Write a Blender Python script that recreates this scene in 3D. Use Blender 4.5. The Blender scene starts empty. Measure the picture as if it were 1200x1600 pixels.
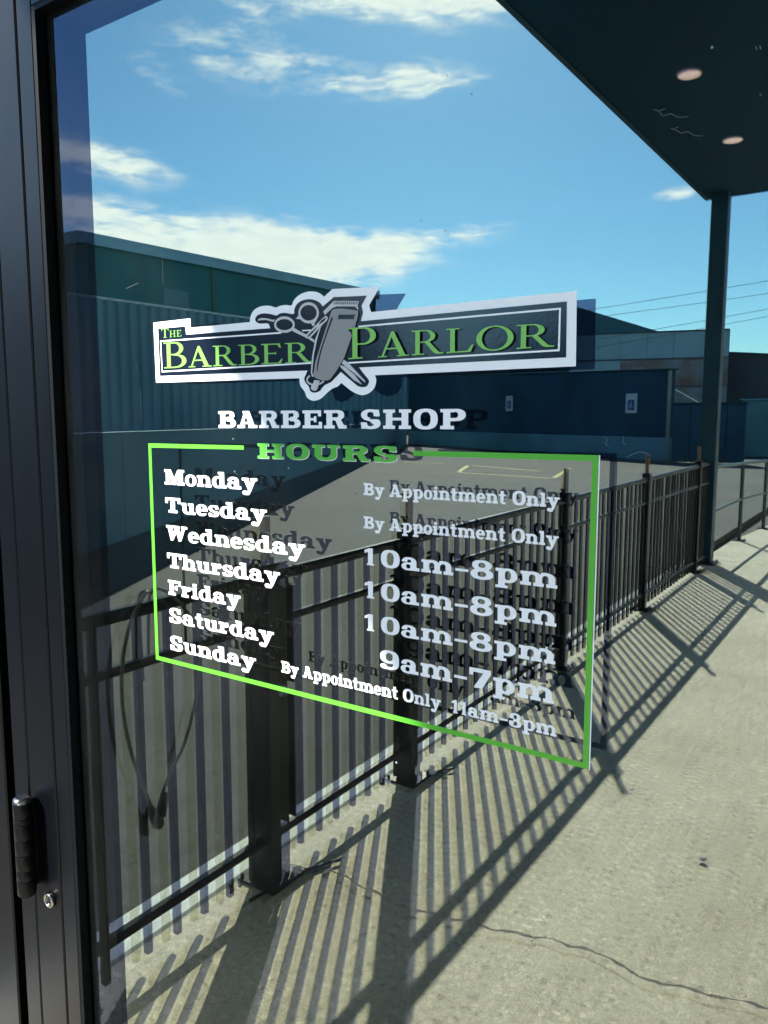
import bpy, math, random
import numpy as np
from mathutils import Vector, Matrix
from mathutils.geometry import tessellate_polygon
random.seed(7)
rad = math.radians
scn = bpy.context.scene
COL = scn.collection

# ------------------------------------------------------------------ camera, light, exposure
GLASS_Y = 0.55                     # outer face of the door glass; the camera stands at y = 0, looking at it
YAW, PITCH = 33.726, 6.72
cam_d = bpy.data.cameras.new("camera"); cam = bpy.data.objects.new("camera", cam_d); COL.objects.link(cam)
cam.location = (0, 0, 1.5)
cam.rotation_euler = (rad(90 - PITCH), 0, rad(YAW))
cam_d.sensor_fit = 'VERTICAL'; cam_d.sensor_height = 24.0; cam_d.lens = 24.0 * 1205 / 1600
cam_d.clip_start = 0.02; cam_d.clip_end = 1500
scn.camera = cam
scn.view_settings.view_transform = 'Standard'; scn.view_settings.look = 'None'
scn.view_settings.gamma = 1; scn.view_settings.exposure = 2.15
try: scn.view_settings.use_curve_mapping = False
except Exception: pass
scn.cycles.caustics_reflective = False; scn.cycles.caustics_refractive = False
scn.cycles.max_bounces = 14; scn.cycles.glossy_bounces = 8; scn.cycles.transparent_max_bounces = 16

SUN_TO = Vector((-0.82, -1.42, 1.25)).normalized()      # towards the sun
sun_d = bpy.data.lights.new("sun", 'SUN'); sun = bpy.data.objects.new("sun", sun_d); COL.objects.link(sun)
sun_d.energy = 4.2; sun_d.angle = rad(0.53); sun_d.color = (1.0, 0.94, 0.84)
sun.rotation_euler = (-SUN_TO).to_track_quat('-Z', 'Y').to_euler()
sun.location = (-8, -14, 13)

world = bpy.data.worlds.new("World"); scn.world = world; world.use_nodes = True
def build_sky():
    nt = world.node_tree; N = nt.nodes; L = nt.links; N.clear()
    out = N.new('ShaderNodeOutputWorld'); bg = N.new('ShaderNodeBackground'); bg.inputs[1].default_value = 0.09
    L.new(bg.outputs[0], out.inputs[0])
    sky = N.new('ShaderNodeTexSky'); sky.sky_type = 'NISHITA'; sky.sun_disc = False
    sky.sun_elevation = math.asin(SUN_TO.z); sky.sun_rotation = math.atan2(SUN_TO.x, SUN_TO.y)
    sky.air_density = 1.0; sky.dust_density = 0.25; sky.ozone_density = 2.2; sky.altitude = 100
    def M(op, a, b=None, c=None):
        n = N.new('ShaderNodeMath'); n.operation = op
        for i, v in enumerate((a, b, c)):
            if v is None: continue
            if isinstance(v, (int, float)): n.inputs[i].default_value = v
            else: L.new(v, n.inputs[i])
        return n.outputs[0]
    tc = N.new('ShaderNodeTexCoord'); sp = N.new('ShaderNodeSeparateXYZ'); L.new(tc.outputs['Generated'], sp.inputs[0])
    x, y, z = sp.outputs
    az = M('MULTIPLY', M('ARCTAN2', x, M('MULTIPLY', y, -1)), 57.2958)
    el = M('MULTIPLY', M('ARCSINE', z), 57.2958)
    # clouds: soft masses (azimuth, elevation, half widths, tilt, weight) broken up by noise
    masses = [(-31.5, 27.6, 8.5, 1.9, -2, 1.9), (-45, 27.5, 5, 1.4, -25, .50), (-31.8, 22.4, 4.6, 1.1, 3, 1.2), (-44.5, 23.4, 5.0, 1.7, -14, .62), (-38, 23.0, 2.8, 1.2, -5, .75), (-50, 22.5, 3, 1.2, -30, .35),
              (-54.0, 17.0, 5.5, 1.0, -8, 1.3), (-54, 13.6, 6.0, 1.1, -6, 1.2), (-40.5, 11.9, 8.5, 1.7, -4, 1.9), (-31, 12.6, 6, .9, 5, 1.1), (-45, 10.4, 8, 1.8, -8, 1.0), (-13.8, 14.8, 1.5, .5, 6, .9),
              (60, 25, 20, 5, 5, 1.1), (130, 18, 25, 5, -5, 1.2), (-120, 32, 22, 6, 8, 1.0), (-165, 20, 22, 5, 0, 1.1), (20, 48, 18, 7, 20, .9), (-75, 15, 10, 3, -5, 1.0)]
    dens = None
    for (a, e, ra, re, rot, w) in masses:
        da = M('SUBTRACT', az, a); de = M('SUBTRACT', el, e); c, s = math.cos(rad(rot)), math.sin(rad(rot))
        u = M('DIVIDE', M('ADD', M('MULTIPLY', da, c), M('MULTIPLY', de, s)), ra)
        v = M('DIVIDE', M('SUBTRACT', M('MULTIPLY', de, c), M('MULTIPLY', da, s)), re)
        g = M('MULTIPLY', M('EXPONENT', M('MULTIPLY', M('ADD', M('MULTIPLY', u, u), M('MULTIPLY', v, v)), -1)), w)
        dens = g if dens is None else M('ADD', dens, g)
    comb = N.new('ShaderNodeCombineXYZ'); L.new(M('MULTIPLY', az, .055), comb.inputs[0]); L.new(M('MULTIPLY', el, .19), comb.inputs[1])
    n1 = N.new('ShaderNodeTexNoise'); n1.inputs['Scale'].default_value = 2.3; n1.inputs['Detail'].default_value = 9; n1.inputs['Roughness'].default_value = .62; n1.inputs['Distortion'].default_value = .55
    L.new(comb.outputs[0], n1.inputs['Vector'])
    n2 = N.new('ShaderNodeTexNoise'); n2.inputs['Scale'].default_value = 9; n2.inputs['Detail'].default_value = 9; n2.inputs['Roughness'].default_value = .66; n2.inputs['Distortion'].default_value = .4
    L.new(comb.outputs[0], n2.inputs['Vector'])
    nn = M('ADD', M('MULTIPLY', M('SUBTRACT', n1.outputs[0], .5), 3.1), M('MULTIPLY', M('SUBTRACT', n2.outputs[0], .5), 2.3))
    val = M('ADD', dens, M('MULTIPLY', nn, M('MINIMUM', M('ADD', dens, .12), 1)))
    mr = N.new('ShaderNodeMapRange'); mr.interpolation_type = 'SMOOTHSTEP'; mr.inputs[1].default_value = .20; mr.inputs[2].default_value = 1.35; L.new(val, mr.inputs[0])
    # deep blue above, paler towards the horizon
    tint = N.new('ShaderNodeMix'); tint.data_type = 'RGBA'; tint.blend_type = 'MULTIPLY'; tint.inputs[0].default_value = 1
    L.new(sky.outputs[0], tint.inputs[6]); tint.inputs[7].default_value = (.56, .90, 1.02, 1)
    shade = N.new('ShaderNodeMix'); shade.data_type = 'RGBA'; shade.inputs[6].default_value = (7.6, 8.2, 8.6, 1); shade.inputs[7].default_value = (12.6, 12.5, 11.6, 1)
    L.new(n2.outputs[0], shade.inputs[0])
    mix = N.new('ShaderNodeMix'); mix.data_type = 'RGBA'; L.new(M('MULTIPLY', mr.outputs[0], .95), mix.inputs[0]); L.new(tint.outputs[2], mix.inputs[6]); L.new(shade.outputs[2], mix.inputs[7])
    L.new(mix.outputs[2], bg.inputs[0])
build_sky()

# ------------------------------------------------------------------ helpers
def P(X, D, Z=0.0):
    """X across, D = distance in front of the camera's mirror image (so the real thing stands D-1.12 m behind the camera plane), Z up."""
    return (X, 1.12 - D, Z)

def new_mat(name, color, rough=.6, metal=0.0, var=0.0, scale=4.0, detail=6, bump=0.0, bscale=60.0, color2=None, spec=.5, stretch=None, speck=None):
    m = bpy.data.materials.new(name); m.use_nodes = True; nt = m.node_tree; N, L = nt.nodes, nt.links
    b = N['Principled BSDF']; b.inputs['Base Color'].default_value = (*color, 1); b.inputs['Roughness'].default_value = rough; b.inputs['Metallic'].default_value = metal
    b.inputs['Specular IOR Level'].default_value = spec
    tc = N.new('ShaderNodeTexCoord'); vec = tc.outputs['Object']
    if stretch:
        mp = N.new('ShaderNodeMapping'); mp.inputs['Scale'].default_value = stretch; L.new(vec, mp.inputs[0]); vec = mp.outputs[0]
    colsock = None
    if var > 0 or color2:
        n = N.new('ShaderNodeTexNoise'); n.inputs['Scale'].default_value = scale; n.inputs['Detail'].default_value = detail; n.inputs['Roughness'].default_value = .6
        L.new(vec, n.inputs['Vector'])
        r = N.new('ShaderNodeMapRange'); r.inputs[1].default_value = .32; r.inputs[2].default_value = .68; L.new(n.outputs[0], r.inputs[0])
        mx = N.new('ShaderNodeMix'); mx.data_type = 'RGBA'
        c2 = color2 if color2 else tuple(min(1, c * (1 + var)) for c in color); c1 = color if color2 else tuple(c * (1 - var) for c in color)
        mx.inputs[6].default_value = (*c1, 1); mx.inputs[7].default_value = (*c2, 1); L.new(r.outputs[0], mx.inputs[0]); colsock = mx.outputs[2]
        rr = N.new('ShaderNodeMapRange'); rr.inputs[3].default_value = max(.02, rough - .08); rr.inputs[4].default_value = min(1, rough + .08); L.new(n.outputs[0], rr.inputs[0]); L.new(rr.outputs[0], b.inputs['Roughness'])
    if speck:      # (scale, lightening, darkening): fine aggregate
        v = N.new('ShaderNodeTexNoise'); v.inputs['Scale'].default_value = speck[0]; v.inputs['Detail'].default_value = 3; v.inputs['Roughness'].default_value = .7; L.new(tc.outputs['Object'], v.inputs['Vector'])
        r2 = N.new('ShaderNodeMapRange'); r2.inputs[1].default_value = .3; r2.inputs[2].default_value = .7; r2.inputs[3].default_value = 1 - speck[2]; r2.inputs[4].default_value = 1 + speck[1]; L.new(v.outputs[0], r2.inputs[0])
        ml = N.new('ShaderNodeVectorMath'); ml.operation = 'SCALE'
        if colsock is None: ml.inputs[0].default_value = color
        else: L.new(colsock, ml.inputs[0])
        v3 = N.new('ShaderNodeTexNoise'); v3.inputs['Scale'].default_value = speck[0] * .24; v3.inputs['Detail'].default_value = 4; L.new(tc.outputs['Object'], v3.inputs['Vector'])
        r3 = N.new('ShaderNodeMapRange'); r3.inputs[1].default_value = .3; r3.inputs[2].default_value = .7; r3.inputs[3].default_value = 1 - speck[2] * .35; r3.inputs[4].default_value = 1 + speck[1] * .3; L.new(v3.outputs[0], r3.inputs[0])
        vo = N.new('ShaderNodeTexVoronoi'); vo.inputs['Scale'].default_value = speck[0] * .45; L.new(tc.outputs['Object'], vo.inputs['Vector']); sc = N.new('ShaderNodeSeparateColor'); L.new(vo.outputs['Color'], sc.inputs[0])
        st = N.new('ShaderNodeMapRange'); st.inputs[1].default_value = .86; st.inputs[2].default_value = .98; st.inputs[3].default_value = 1; st.inputs[4].default_value = 1.38; L.new(sc.outputs[0], st.inputs[0])
        dk = N.new('ShaderNodeMapRange'); dk.inputs[1].default_value = .02; dk.inputs[2].default_value = .10; dk.inputs[3].default_value = .62; dk.inputs[4].default_value = 1; L.new(sc.outputs[1], dk.inputs[0])
        pr = r2.outputs[0]
        for q_ in (r3.outputs[0], st.outputs[0], dk.outputs[0]):
            k_ = N.new('ShaderNodeMath'); k_.operation = 'MULTIPLY'; L.new(pr, k_.inputs[0]); L.new(q_, k_.inputs[1]); pr = k_.outputs[0]
        L.new(pr, ml.inputs['Scale']); colsock = ml.outputs[0]
    if colsock: L.new(colsock, b.inputs['Base Color'])
    if bump > 0:
        nb = N.new('ShaderNodeTexNoise'); nb.inputs['Scale'].default_value = bscale; nb.inputs['Detail'].default_value = 5; L.new(tc.outputs['Object'], nb.inputs['Vector'])
        bp = N.new('ShaderNodeBump'); bp.inputs['Strength'].default_value = bump; bp.inputs['Distance'].default_value = .004; L.new(nb.outputs[0], bp.inputs['Height']); L.new(bp.outputs[0], b.inputs['Normal'])
    return m

def link(o, parent=None, keep=False):
    COL.objects.link(o)
    if parent is not None:
        o.parent = parent
        if keep: o.matrix_parent_inverse = parent.matrix_basis.inverted()
    return o
def empty(name, loc=(0, 0, 0), rz=0):
    o = bpy.data.objects.new(name, None); o.location = loc; o.rotation_euler = (0, 0, rz); o.empty_display_size = .1
    return link(o)
def tag(o, label, cat=None, group=None, kind=None):
    if label: o['label'] = label
    if cat: o['category'] = cat
    if group: o['group'] = group
    if kind: o['kind'] = kind
    return o

class MB:
    """collects shapes in world coordinates, then makes one mesh object"""
    def __init__(s): s.v = []; s.f = []; s.smooth = []
    def add(s, verts, faces, smooth=False):
        k = len(s.v); s.v += [tuple(p) for p in verts]; s.f += [tuple(i + k for i in f) for f in faces]; s.smooth += [smooth] * len(faces); return s
    def box(s, a, b):
        (x0, y0, z0), (x1, y1, z1) = [tuple(map(min, zip(a, b))), tuple(map(max, zip(a, b)))]
        v = [(x0, y0, z0), (x1, y0, z0), (x1, y1, z0), (x0, y1, z0), (x0, y0, z1), (x1, y0, z1), (x1, y1, z1), (x0, y1, z1)]
        return s.add(v, [(0, 3, 2, 1), (4, 5, 6, 7), (0, 1, 5, 4), (1, 2, 6, 5), (2, 3, 7, 6), (3, 0, 4, 7)])
    def bevbox(s, a, b, r=.004):
        (x0, y0, z0), (x1, y1, z1) = [tuple(map(min, zip(a, b))), tuple(map(max, zip(a, b)))]
        r = min(r, (x1 - x0) / 3, (y1 - y0) / 3, (z1 - z0) / 3); c = r
        def ring(i, z): return [(x0 + i + (c if i == 0 else 0), y0 + i, z), (x1 - i - (c if i == 0 else 0), y0 + i, z), (x1 - i, y0 + i + (c if i == 0 else 0), z), (x1 - i, y1 - i - (c if i == 0 else 0), z), (x1 - i - (c if i == 0 else 0), y1 - i, z), (x0 + i + (c if i == 0 else 0), y1 - i, z), (x0 + i, y1 - i - (c if i == 0 else 0), z), (x0 + i, y0 + i + (c if i == 0 else 0), z)]
        def inner(z): return [(x0 + 2 * c, y0 + c, z), (x1 - 2 * c, y0 + c, z), (x1 - c, y0 + 2 * c, z), (x1 - c, y1 - 2 * c, z), (x1 - 2 * c, y1 - c, z), (x0 + 2 * c, y1 - c, z), (x0 + c, y1 - 2 * c, z), (x0 + c, y0 + 2 * c, z)]
        if min(x1 - x0, y1 - y0) < 4.2 * c: return s.box(a, b)
        v = inner(z0) + ring(0, z0 + r) + ring(0, z1 - r) + inner(z1); f = [tuple(range(7, -1, -1)), tuple(range(24, 32))]
        for k in range(3):
            for i in range(8): j = (i + 1) % 8; f.append((k * 8 + i, k * 8 + j, k * 8 + 8 + j, k * 8 + 8 + i))
        return s.add(v, f)
    def prism(s, pts, d):
        """pts: 3d loop; d: extrusion vector"""
        n = len(pts); d = Vector(d); v = [tuple(p) for p in pts] + [tuple(Vector(p) + d) for p in pts]
        return s.add(v, [tuple(range(n - 1, -1, -1)), tuple(range(n, 2 * n))] + [(i, (i + 1) % n, (i + 1) % n + n, i + n) for i in range(n)])
    def tube(s, pts, r, seg=10, cap=True):
        pts = [Vector(p) for p in pts]; n = len(pts); rs = r if isinstance(r, (list, tuple)) else [r] * n
        v = []; t0 = (pts[1] - pts[0]).normalized(); up = Vector((0, 0, 1)) if abs(t0.z) < .9 else Vector((1, 0, 0)); u = t0.cross(up).normalized()
        for i, p in enumerate(pts):
            t = (pts[min(i + 1, n - 1)] - pts[max(i - 1, 0)]).normalized(); u = (u - t * u.dot(t)).normalized(); w = t.cross(u)
            for k in range(seg): a = 2 * math.pi * k / seg; v.append(tuple(p + (u * math.cos(a) + w * math.sin(a)) * rs[i]))
        f = [(i * seg + k, i * seg + (k + 1) % seg, (i + 1) * seg + (k + 1) % seg, (i + 1) * seg + k) for i in range(n - 1) for k in range(seg)]
        s.add(v, f, True)
        if cap: s.add(v[:seg], [tuple(range(seg - 1, -1, -1))]); s.add(v[-seg:], [tuple(range(seg))])
        return s
    def build(s, name, mat, parent=None, rel=None):
        me = bpy.data.meshes.new(name); o_ = Vector(rel) if rel is not None else Vector((0, 0, 0))
        me.from_pydata([tuple(Vector(p) - o_) for p in s.v], [], s.f); me.polygons.foreach_set('use_smooth', s.smooth)
        import bmesh
        bm = bmesh.new(); bm.from_mesh(me); bmesh.ops.recalc_face_normals(bm, faces=bm.faces); bm.to_mesh(me); bm.free()
        for m in (mat if isinstance(mat, (list, tuple)) else [mat]): me.materials.append(m)
        o = bpy.data.objects.new(name, me)
        if rel is not None and parent is None: o.location = rel
        link(o, parent); return o
def part(name, mb, mat, parent):
    """part of an Empty that sits unrotated at parent.location"""
    return mb.build(name, mat, parent, rel=parent.location if parent else None)
def bez(pts, n=8, closed=False):
    """Catmull-Rom through points"""
    out = []; m = len(pts); pts = [np.array(p, float) for p in pts]
    for i in range(m if closed else m - 1):
        g = lambda k: pts[k % m] if closed else pts[min(max(k, 0), m - 1)]
        p0, p1, p2, p3 = g(i - 1), g(i), g(i + 1), g(i + 2)
        for k in range(n):
            t = k / n; out.append(.5 * ((2 * p1) + (-p0 + p2) * t + (2 * p0 - 5 * p1 + 4 * p2 - p3) * t * t + (-p0 + 3 * p1 - 3 * p2 + p3) * t ** 3))
    if not closed: out.append(pts[-1])
    return out

# ------------------------------------------------------------------ materials
M_concrete = new_mat("walk_concrete", (.43, .388, .305), rough=.85, var=.0, scale=1.7, color2=(.56, .52, .425), speck=(150, .42, .42), bump=.35, bscale=260)
M_asphalt = new_mat("asphalt", (.036, .041, .043), rough=.9, color2=(.104, .107, .101), scale=.42, detail=8, speck=(90, .35, .35), bump=.5, bscale=150)
M_kerb = new_mat("kerb_paint", (.46, .50, .50), rough=.75, color2=(.66, .70, .70), scale=14, bump=.2, bscale=90)
M_yellow = new_mat("lot_line_paint", (.42, .45, .12), rough=.8, color2=(.62, .62, .20), scale=12)
M_iron = new_mat("black_fence_paint", (.0008, .0045, .0085), rough=.36, var=.3, scale=30, spec=.20)
M_rust = new_mat("bare_pipe_rust", (.16, .095, .06), rough=.6, color2=(.30, .20, .13), scale=40)
M_frame = new_mat("bronze_anodised", (.0012, .0016, .0028), rough=.33, metal=0, var=.25, scale=9, stretch=(1, 1, .25), spec=.15, bump=.03, bscale=30)
M_gasket = new_mat("black_rubber", (.0004, .0018, .0030), spec=.1, rough=.6, var=.1)
M_spacer = new_mat("spacer_bar", (.003, .004, .006), rough=.5, var=.1)
M_chrome = new_mat("worn_chrome", (.30, .29, .28), rough=.22, metal=1, var=.15, scale=90)
M_hinge = new_mat("hinge_black", (.0015, .002, .003), rough=.4, var=.2, scale=50, spec=.14)
M_cast = new_mat("canopy_soffit", (.0012, .040, .078), rough=.8, spec=.2, var=.22, scale=.6)
M_column = new_mat("column_paint", (.008, .052, .085), rough=.5, spec=.3, var=.2, scale=3)
M_lamp = new_mat("frosted_lens", (.80, .62, .62), rough=.5, var=.05)
M_lit = new_mat("lit_lens", (.80, .62, .62), rough=.5); M_lit.node_tree.nodes['Principled BSDF'].inputs['Emission Color'].default_value = (1, .66, .62, 1); M_lit.node_tree.nodes['Principled BSDF'].inputs['Emission Strength'].default_value = .42
M_trim = new_mat("lamp_trim", (.35, .30, .30), rough=.5, var=.05)
M_interior = new_mat("dark_interior", (.005, .006, .007), rough=.9, var=.2)
M_stucco = new_mat("shop_wall", (.62, .61, .58), rough=.9, var=.15, scale=5, bump=.3)
M_green = new_mat("green_metal", (.030, .17, .17), rough=.6, var=.25, scale=.35, stretch=(1, 1, .3))
M_fascia = new_mat("fascia_metal", (.32, .48, .55), rough=.5, var=.12, scale=.6)
M_corr = new_mat("corrugated_sheet", (.12, .25, .31), rough=.55, color2=(.19, .37, .43), scale=.5, stretch=(1, 1, .35))
M_corr_top = new_mat("sheet_cap", (.55, .58, .56), rough=.5, color2=(.80, .80, .76), scale=3)
M_lowgrey = new_mat("wall_paint_grey", (.10, .23, .28), rough=.8, var=.18, scale=.8)
M_lowdark = new_mat("dark_trim_and_shade", (.02, .055, .070), rough=.85, var=.25, scale=1.2)  # painted shade on the low wall; also sub-base, coping and gate top
M_navy = new_mat("wall_paint_navy", (.008, .060, .115), rough=.7, var=.35, scale=.5)
M_navygrey = new_mat("wall_paint_slate", (.13, .30, .38), rough=.8, var=.16, scale=.8)
M_paleedge = new_mat("pale_edge", (.30, .31, .28), rough=.8, var=.2)
M_white = new_mat("sign_white", (.62, .68, .72), rough=.6, var=.06)
M_blue = new_mat("sign_blue", (.02, .08, .30), rough=.5, var=.05)
M_panelwall = new_mat("weathered_panel", (.30, .42, .48), rough=.85, color2=(.24, .080, .045), scale=.42, detail=10, stretch=(1, 1, 1.3))
M_panelblue = new_mat("blue_panel", (.30, .44, .52), rough=.8, color2=(.36, .50, .56), scale=.8)
M_dkbrown = new_mat("dark_brown_wall", (.06, .10, .14), rough=.85, color2=(.12, .09, .09), scale=.4)
M_roofdark = new_mat("dark_roof", (.03, .12, .17), rough=.6, var=.15)
M_bark = new_mat("bare_bark", (.30, .30, .29), rough=.9, var=.2)
M_wire = new_mat("power_wire", (.06, .08, .09), rough=.6, var=.05)
M_cable = new_mat("grey_cable", (.050, .062, .058), rough=.38, var=.15, spec=.6)
M_plug = new_mat("plug_black", (.008, .012, .012), rough=.5, var=.1)
M_ground = new_mat("far_ground", (.09, .09, .075), rough=.95, color2=(.13, .12, .09), scale=.2)
M_weed = new_mat("dry_weed", (.10, .11, .04), rough=.9, color2=(.20, .17, .09), scale=30)
M_foil = new_mat("crumpled_foil", (.30, .28, .34), rough=.3, metal=.8, var=.4, scale=200)

def vinyl(name, col, trans=.035, gloss=.35, grad=None, emboss=0):
    m = bpy.data.materials.new(name); m.use_nodes = True; nt = m.node_tree; N, L = nt.nodes, nt.links
    b = N['Principled BSDF']; b.inputs['Base Color'].default_value = (*col, 1); b.inputs['Roughness'].default_value = gloss; b.inputs['Specular IOR Level'].default_value = .4
    tc = N.new('ShaderNodeTexCoord')
    if grad:      # printed silver fade: (x0, z0, x1, z1, colour a, colour b)
        x0, z0, x1, z1, ca, cb = grad; sp = N.new('ShaderNodeSeparateXYZ'); L.new(tc.outputs['Object'], sp.inputs[0])
        d = (x1 - x0, z1 - z0); q = d[0] ** 2 + d[1] ** 2
        def mt(op, a, bb):
            n = N.new('ShaderNodeMath'); n.operation = op
            for i, v in enumerate((a, bb)):
                if isinstance(v, float): n.inputs[i].default_value = v
                else: L.new(v, n.inputs[i])
            return n.outputs[0]
        t = mt('ADD', mt('MULTIPLY', mt('SUBTRACT', sp.outputs[0], x0), d[0] / q), mt('MULTIPLY', mt('SUBTRACT', sp.outputs[2], z0), d[1] / q))
        cr = N.new('ShaderNodeValToRGB'); cr.color_ramp.elements[0].color = (*ca, 1); cr.color_ramp.elements[1].color = (*cb, 1); cr.color_ramp.elements[1].position = .75
        e = cr.color_ramp.elements.new(1.0); e.color = (*[c * .55 for c in cb], 1)
        L.new(t, cr.inputs[0]); L.new(cr.outputs[0], b.inputs['Base Color'])
    else:
        n = N.new('ShaderNodeTexNoise'); n.inputs['Scale'].default_value = 35; n.inputs['Detail'].default_value = 4; L.new(tc.outputs['Object'], n.inputs['Vector'])
        r = N.new('ShaderNodeMapRange'); r.inputs[3].default_value = .93; r.inputs[4].default_value = 1.05; L.new(n.outputs[0], r.inputs[0])
        ml = N.new('ShaderNodeVectorMath'); ml.operation = 'SCALE'; ml.inputs[0].default_value = col; L.new(r.outputs[0], ml.inputs['Scale']); L.new(ml.outputs[0], b.inputs['Base Color'])
    if emboss:
        nb = N.new('ShaderNodeTexNoise'); nb.inputs['Scale'].default_value = 260; nb.inputs['Detail'].default_value = 2; L.new(tc.outputs['Object'], nb.inputs['Vector'])
        bp = N.new('ShaderNodeBump'); bp.inputs['Strength'].default_value = emboss; bp.inputs['Distance'].default_value = .0006; L.new(nb.outputs[0], bp.inputs['Height']); L.new(bp.outputs[0], b.inputs['Normal'])
    tr = N.new('ShaderNodeBsdfTranslucent'); tr.inputs[0].default_value = (.8, .8, .62, 1)
    mx = N.new('ShaderNodeMixShader'); mx.inputs[0].default_value = trans
    L.new(b.outputs[0], mx.inputs[1]); L.new(tr.outputs[0], mx.inputs[2]); L.new(mx.outputs[0], N['Material Output'].inputs[0])
    return m
V_white = vinyl("white_vinyl", (.86, .88, .94)); V_green = vinyl("green_vinyl", (.085, .42, .03)); V_black = vinyl("black_vinyl", (.006, .010, .022), trans=.01, gloss=.16, emboss=.09)
V_dkgreen = vinyl("heading_green_vinyl", (.09, .42, .05))
V_letter = vinyl("logo_green_vinyl", (.20, .50, .09))

def pane_mat(name, refl, tint_r, tint_t, dirt=False, wave=.0):
    m = bpy.data.materials.new(name); m.use_nodes = True; nt = m.node_tree; N, L = nt.nodes, nt.links; N.remove(N['Principled BSDF'])
    out = N['Material Output']; g = N.new('ShaderNodeBsdfGlossy'); g.inputs['Color'].default_value = (*tint_r, 1); g.inputs['Roughness'].default_value = 0
    t = N.new('ShaderNodeBsdfTransparent'); t.inputs[0].default_value = (*tint_t, 1)
    mx = N.new('ShaderNodeMixShader'); mx.inputs[0].default_value = refl; L.new(t.outputs[0], mx.inputs[1]); L.new(g.outputs[0], mx.inputs[2]); last = mx.outputs[0]
    tc = N.new('ShaderNodeTexCoord')
    if wave:
        nb = N.new('ShaderNodeTexNoise'); nb.inputs['Scale'].default_value = 5; nb.inputs['Detail'].default_value = 1; L.new(tc.outputs['Object'], nb.inputs['Vector'])
        bp = N.new('ShaderNodeBump'); bp.inputs['Strength'].default_value = wave; bp.inputs['Distance'].default_value = .001; L.new(nb.outputs[0], bp.inputs['Height']); L.new(bp.outputs[0], g.inputs['Normal'])
    if dirt:
        df = N.new('ShaderNodeBsdfDiffuse'); df.inputs[0].default_value = (.36, .40, .40, 1)
        vo = N.new('ShaderNodeTexVoronoi'); vo.inputs['Scale'].default_value = 42; L.new(tc.outputs['Object'], vo.inputs['Vector'])
        sc = N.new('ShaderNodeSeparateColor'); L.new(vo.outputs['Color'], sc.inputs[0])
        def mt(op, a, b):
            n = N.new('ShaderNodeMath'); n.operation = op
            for i, v in enumerate((a, b)):
                if isinstance(v, (int, float)): n.inputs[i].default_value = v
                else: L.new(v, n.inputs[i])
            return n.outputs[0]
        rare = mt('GREATER_THAN', sc.outputs[0], .80)
        sz = mt('MULTIPLY', mt('POWER', sc.outputs[1], 3), .050)
        dot = mt('MULTIPLY', mt('LESS_THAN', vo.outputs['Distance'], mt('ADD', sz, .008)), rare)
        ns = N.new('ShaderNodeTexNoise'); ns.inputs['Scale'].default_value = 7; ns.inputs['Detail'].default_value = 7; L.new(tc.outputs['Object'], ns.inputs['Vector'])
        film = N.new('ShaderNodeMapRange'); film.inputs[1].default_value = .42; film.inputs[2].default_value = .8; film.inputs[3].default_value = .0016; film.inputs[4].default_value = .009; L.new(ns.outputs[0], film.inputs[0])
        fac = mt('MINIMUM', mt('ADD', mt('MULTIPLY', dot, .6), film.outputs[0]), .8)
        m2 = N.new('ShaderNodeMixShader'); L.new(fac, m2.inputs[0]); L.new(last, m2.inputs[1]); L.new(df.outputs[0], m2.inputs[2]); last = m2.outputs[0]
    L.new(last, out.inputs[0]); return m
G_outer = pane_mat("outer_glass", .066, (.56, .68, .98), (.93, .97, .95), dirt=True)
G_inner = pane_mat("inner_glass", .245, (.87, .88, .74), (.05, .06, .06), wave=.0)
G_clear = bpy.data.materials.new("glass_clear_face"); G_clear.use_nodes = True
_n = G_clear.node_tree; _n.nodes.remove(_n.nodes['Principled BSDF']); _t = _n.nodes.new('ShaderNodeBsdfTransparent'); _t.inputs[0].default_value = (.99, 1, .995, 1); _n.links.new(_t.outputs[0], _n.nodes['Material Output'].inputs[0])

# ------------------------------------------------------------------ ground
o = MB().box((-420, 180, -.30), (300, -420, -.12)).build("far_ground", M_ground); tag(o, None, kind='structure')
lot = MB()
lot.box((-120, 40, -.10), (-1.89, -130, -.02))
o = lot.build("parking_lot", M_asphalt); tag(o, None, kind='structure')
# yellow bay lines, 4 mm proud of the asphalt
def strip(mb, pts, w, z0, z1):
    for a, b in zip(pts[:-1], pts[1:]):
        a = Vector((a[0], 1.12 - a[1], 0)); b = Vector((b[0], 1.12 - b[1], 0)); d = (b - a).normalized(); n = Vector((-d.y, d.x, 0)) * w / 2
        mb.prism([tuple(a + n + Vector((0, 0, z0))), tuple(a - n + Vector((0, 0, z0))), tuple(b - n + Vector((0, 0, z0))), tuple(b + n + Vector((0, 0, z0)))], (0, 0, z1 - z0))
for pts in ([(-10.9, 20.3), (-7.75, 19.6)], [(-7.7, 19.75), (-8.9, 24.2)], [(-11.0, 20.5), (-12.3, 23.6)], [(-12.2, 23.8), (-9.1, 22.2)], [(-15.5, 24.6), (-13.6, 24.2)]):
    mb = MB(); strip(mb, pts, .13, -.018, -.0145); tag(mb.build("bay_line", M_yellow), None, kind='structure')
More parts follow.
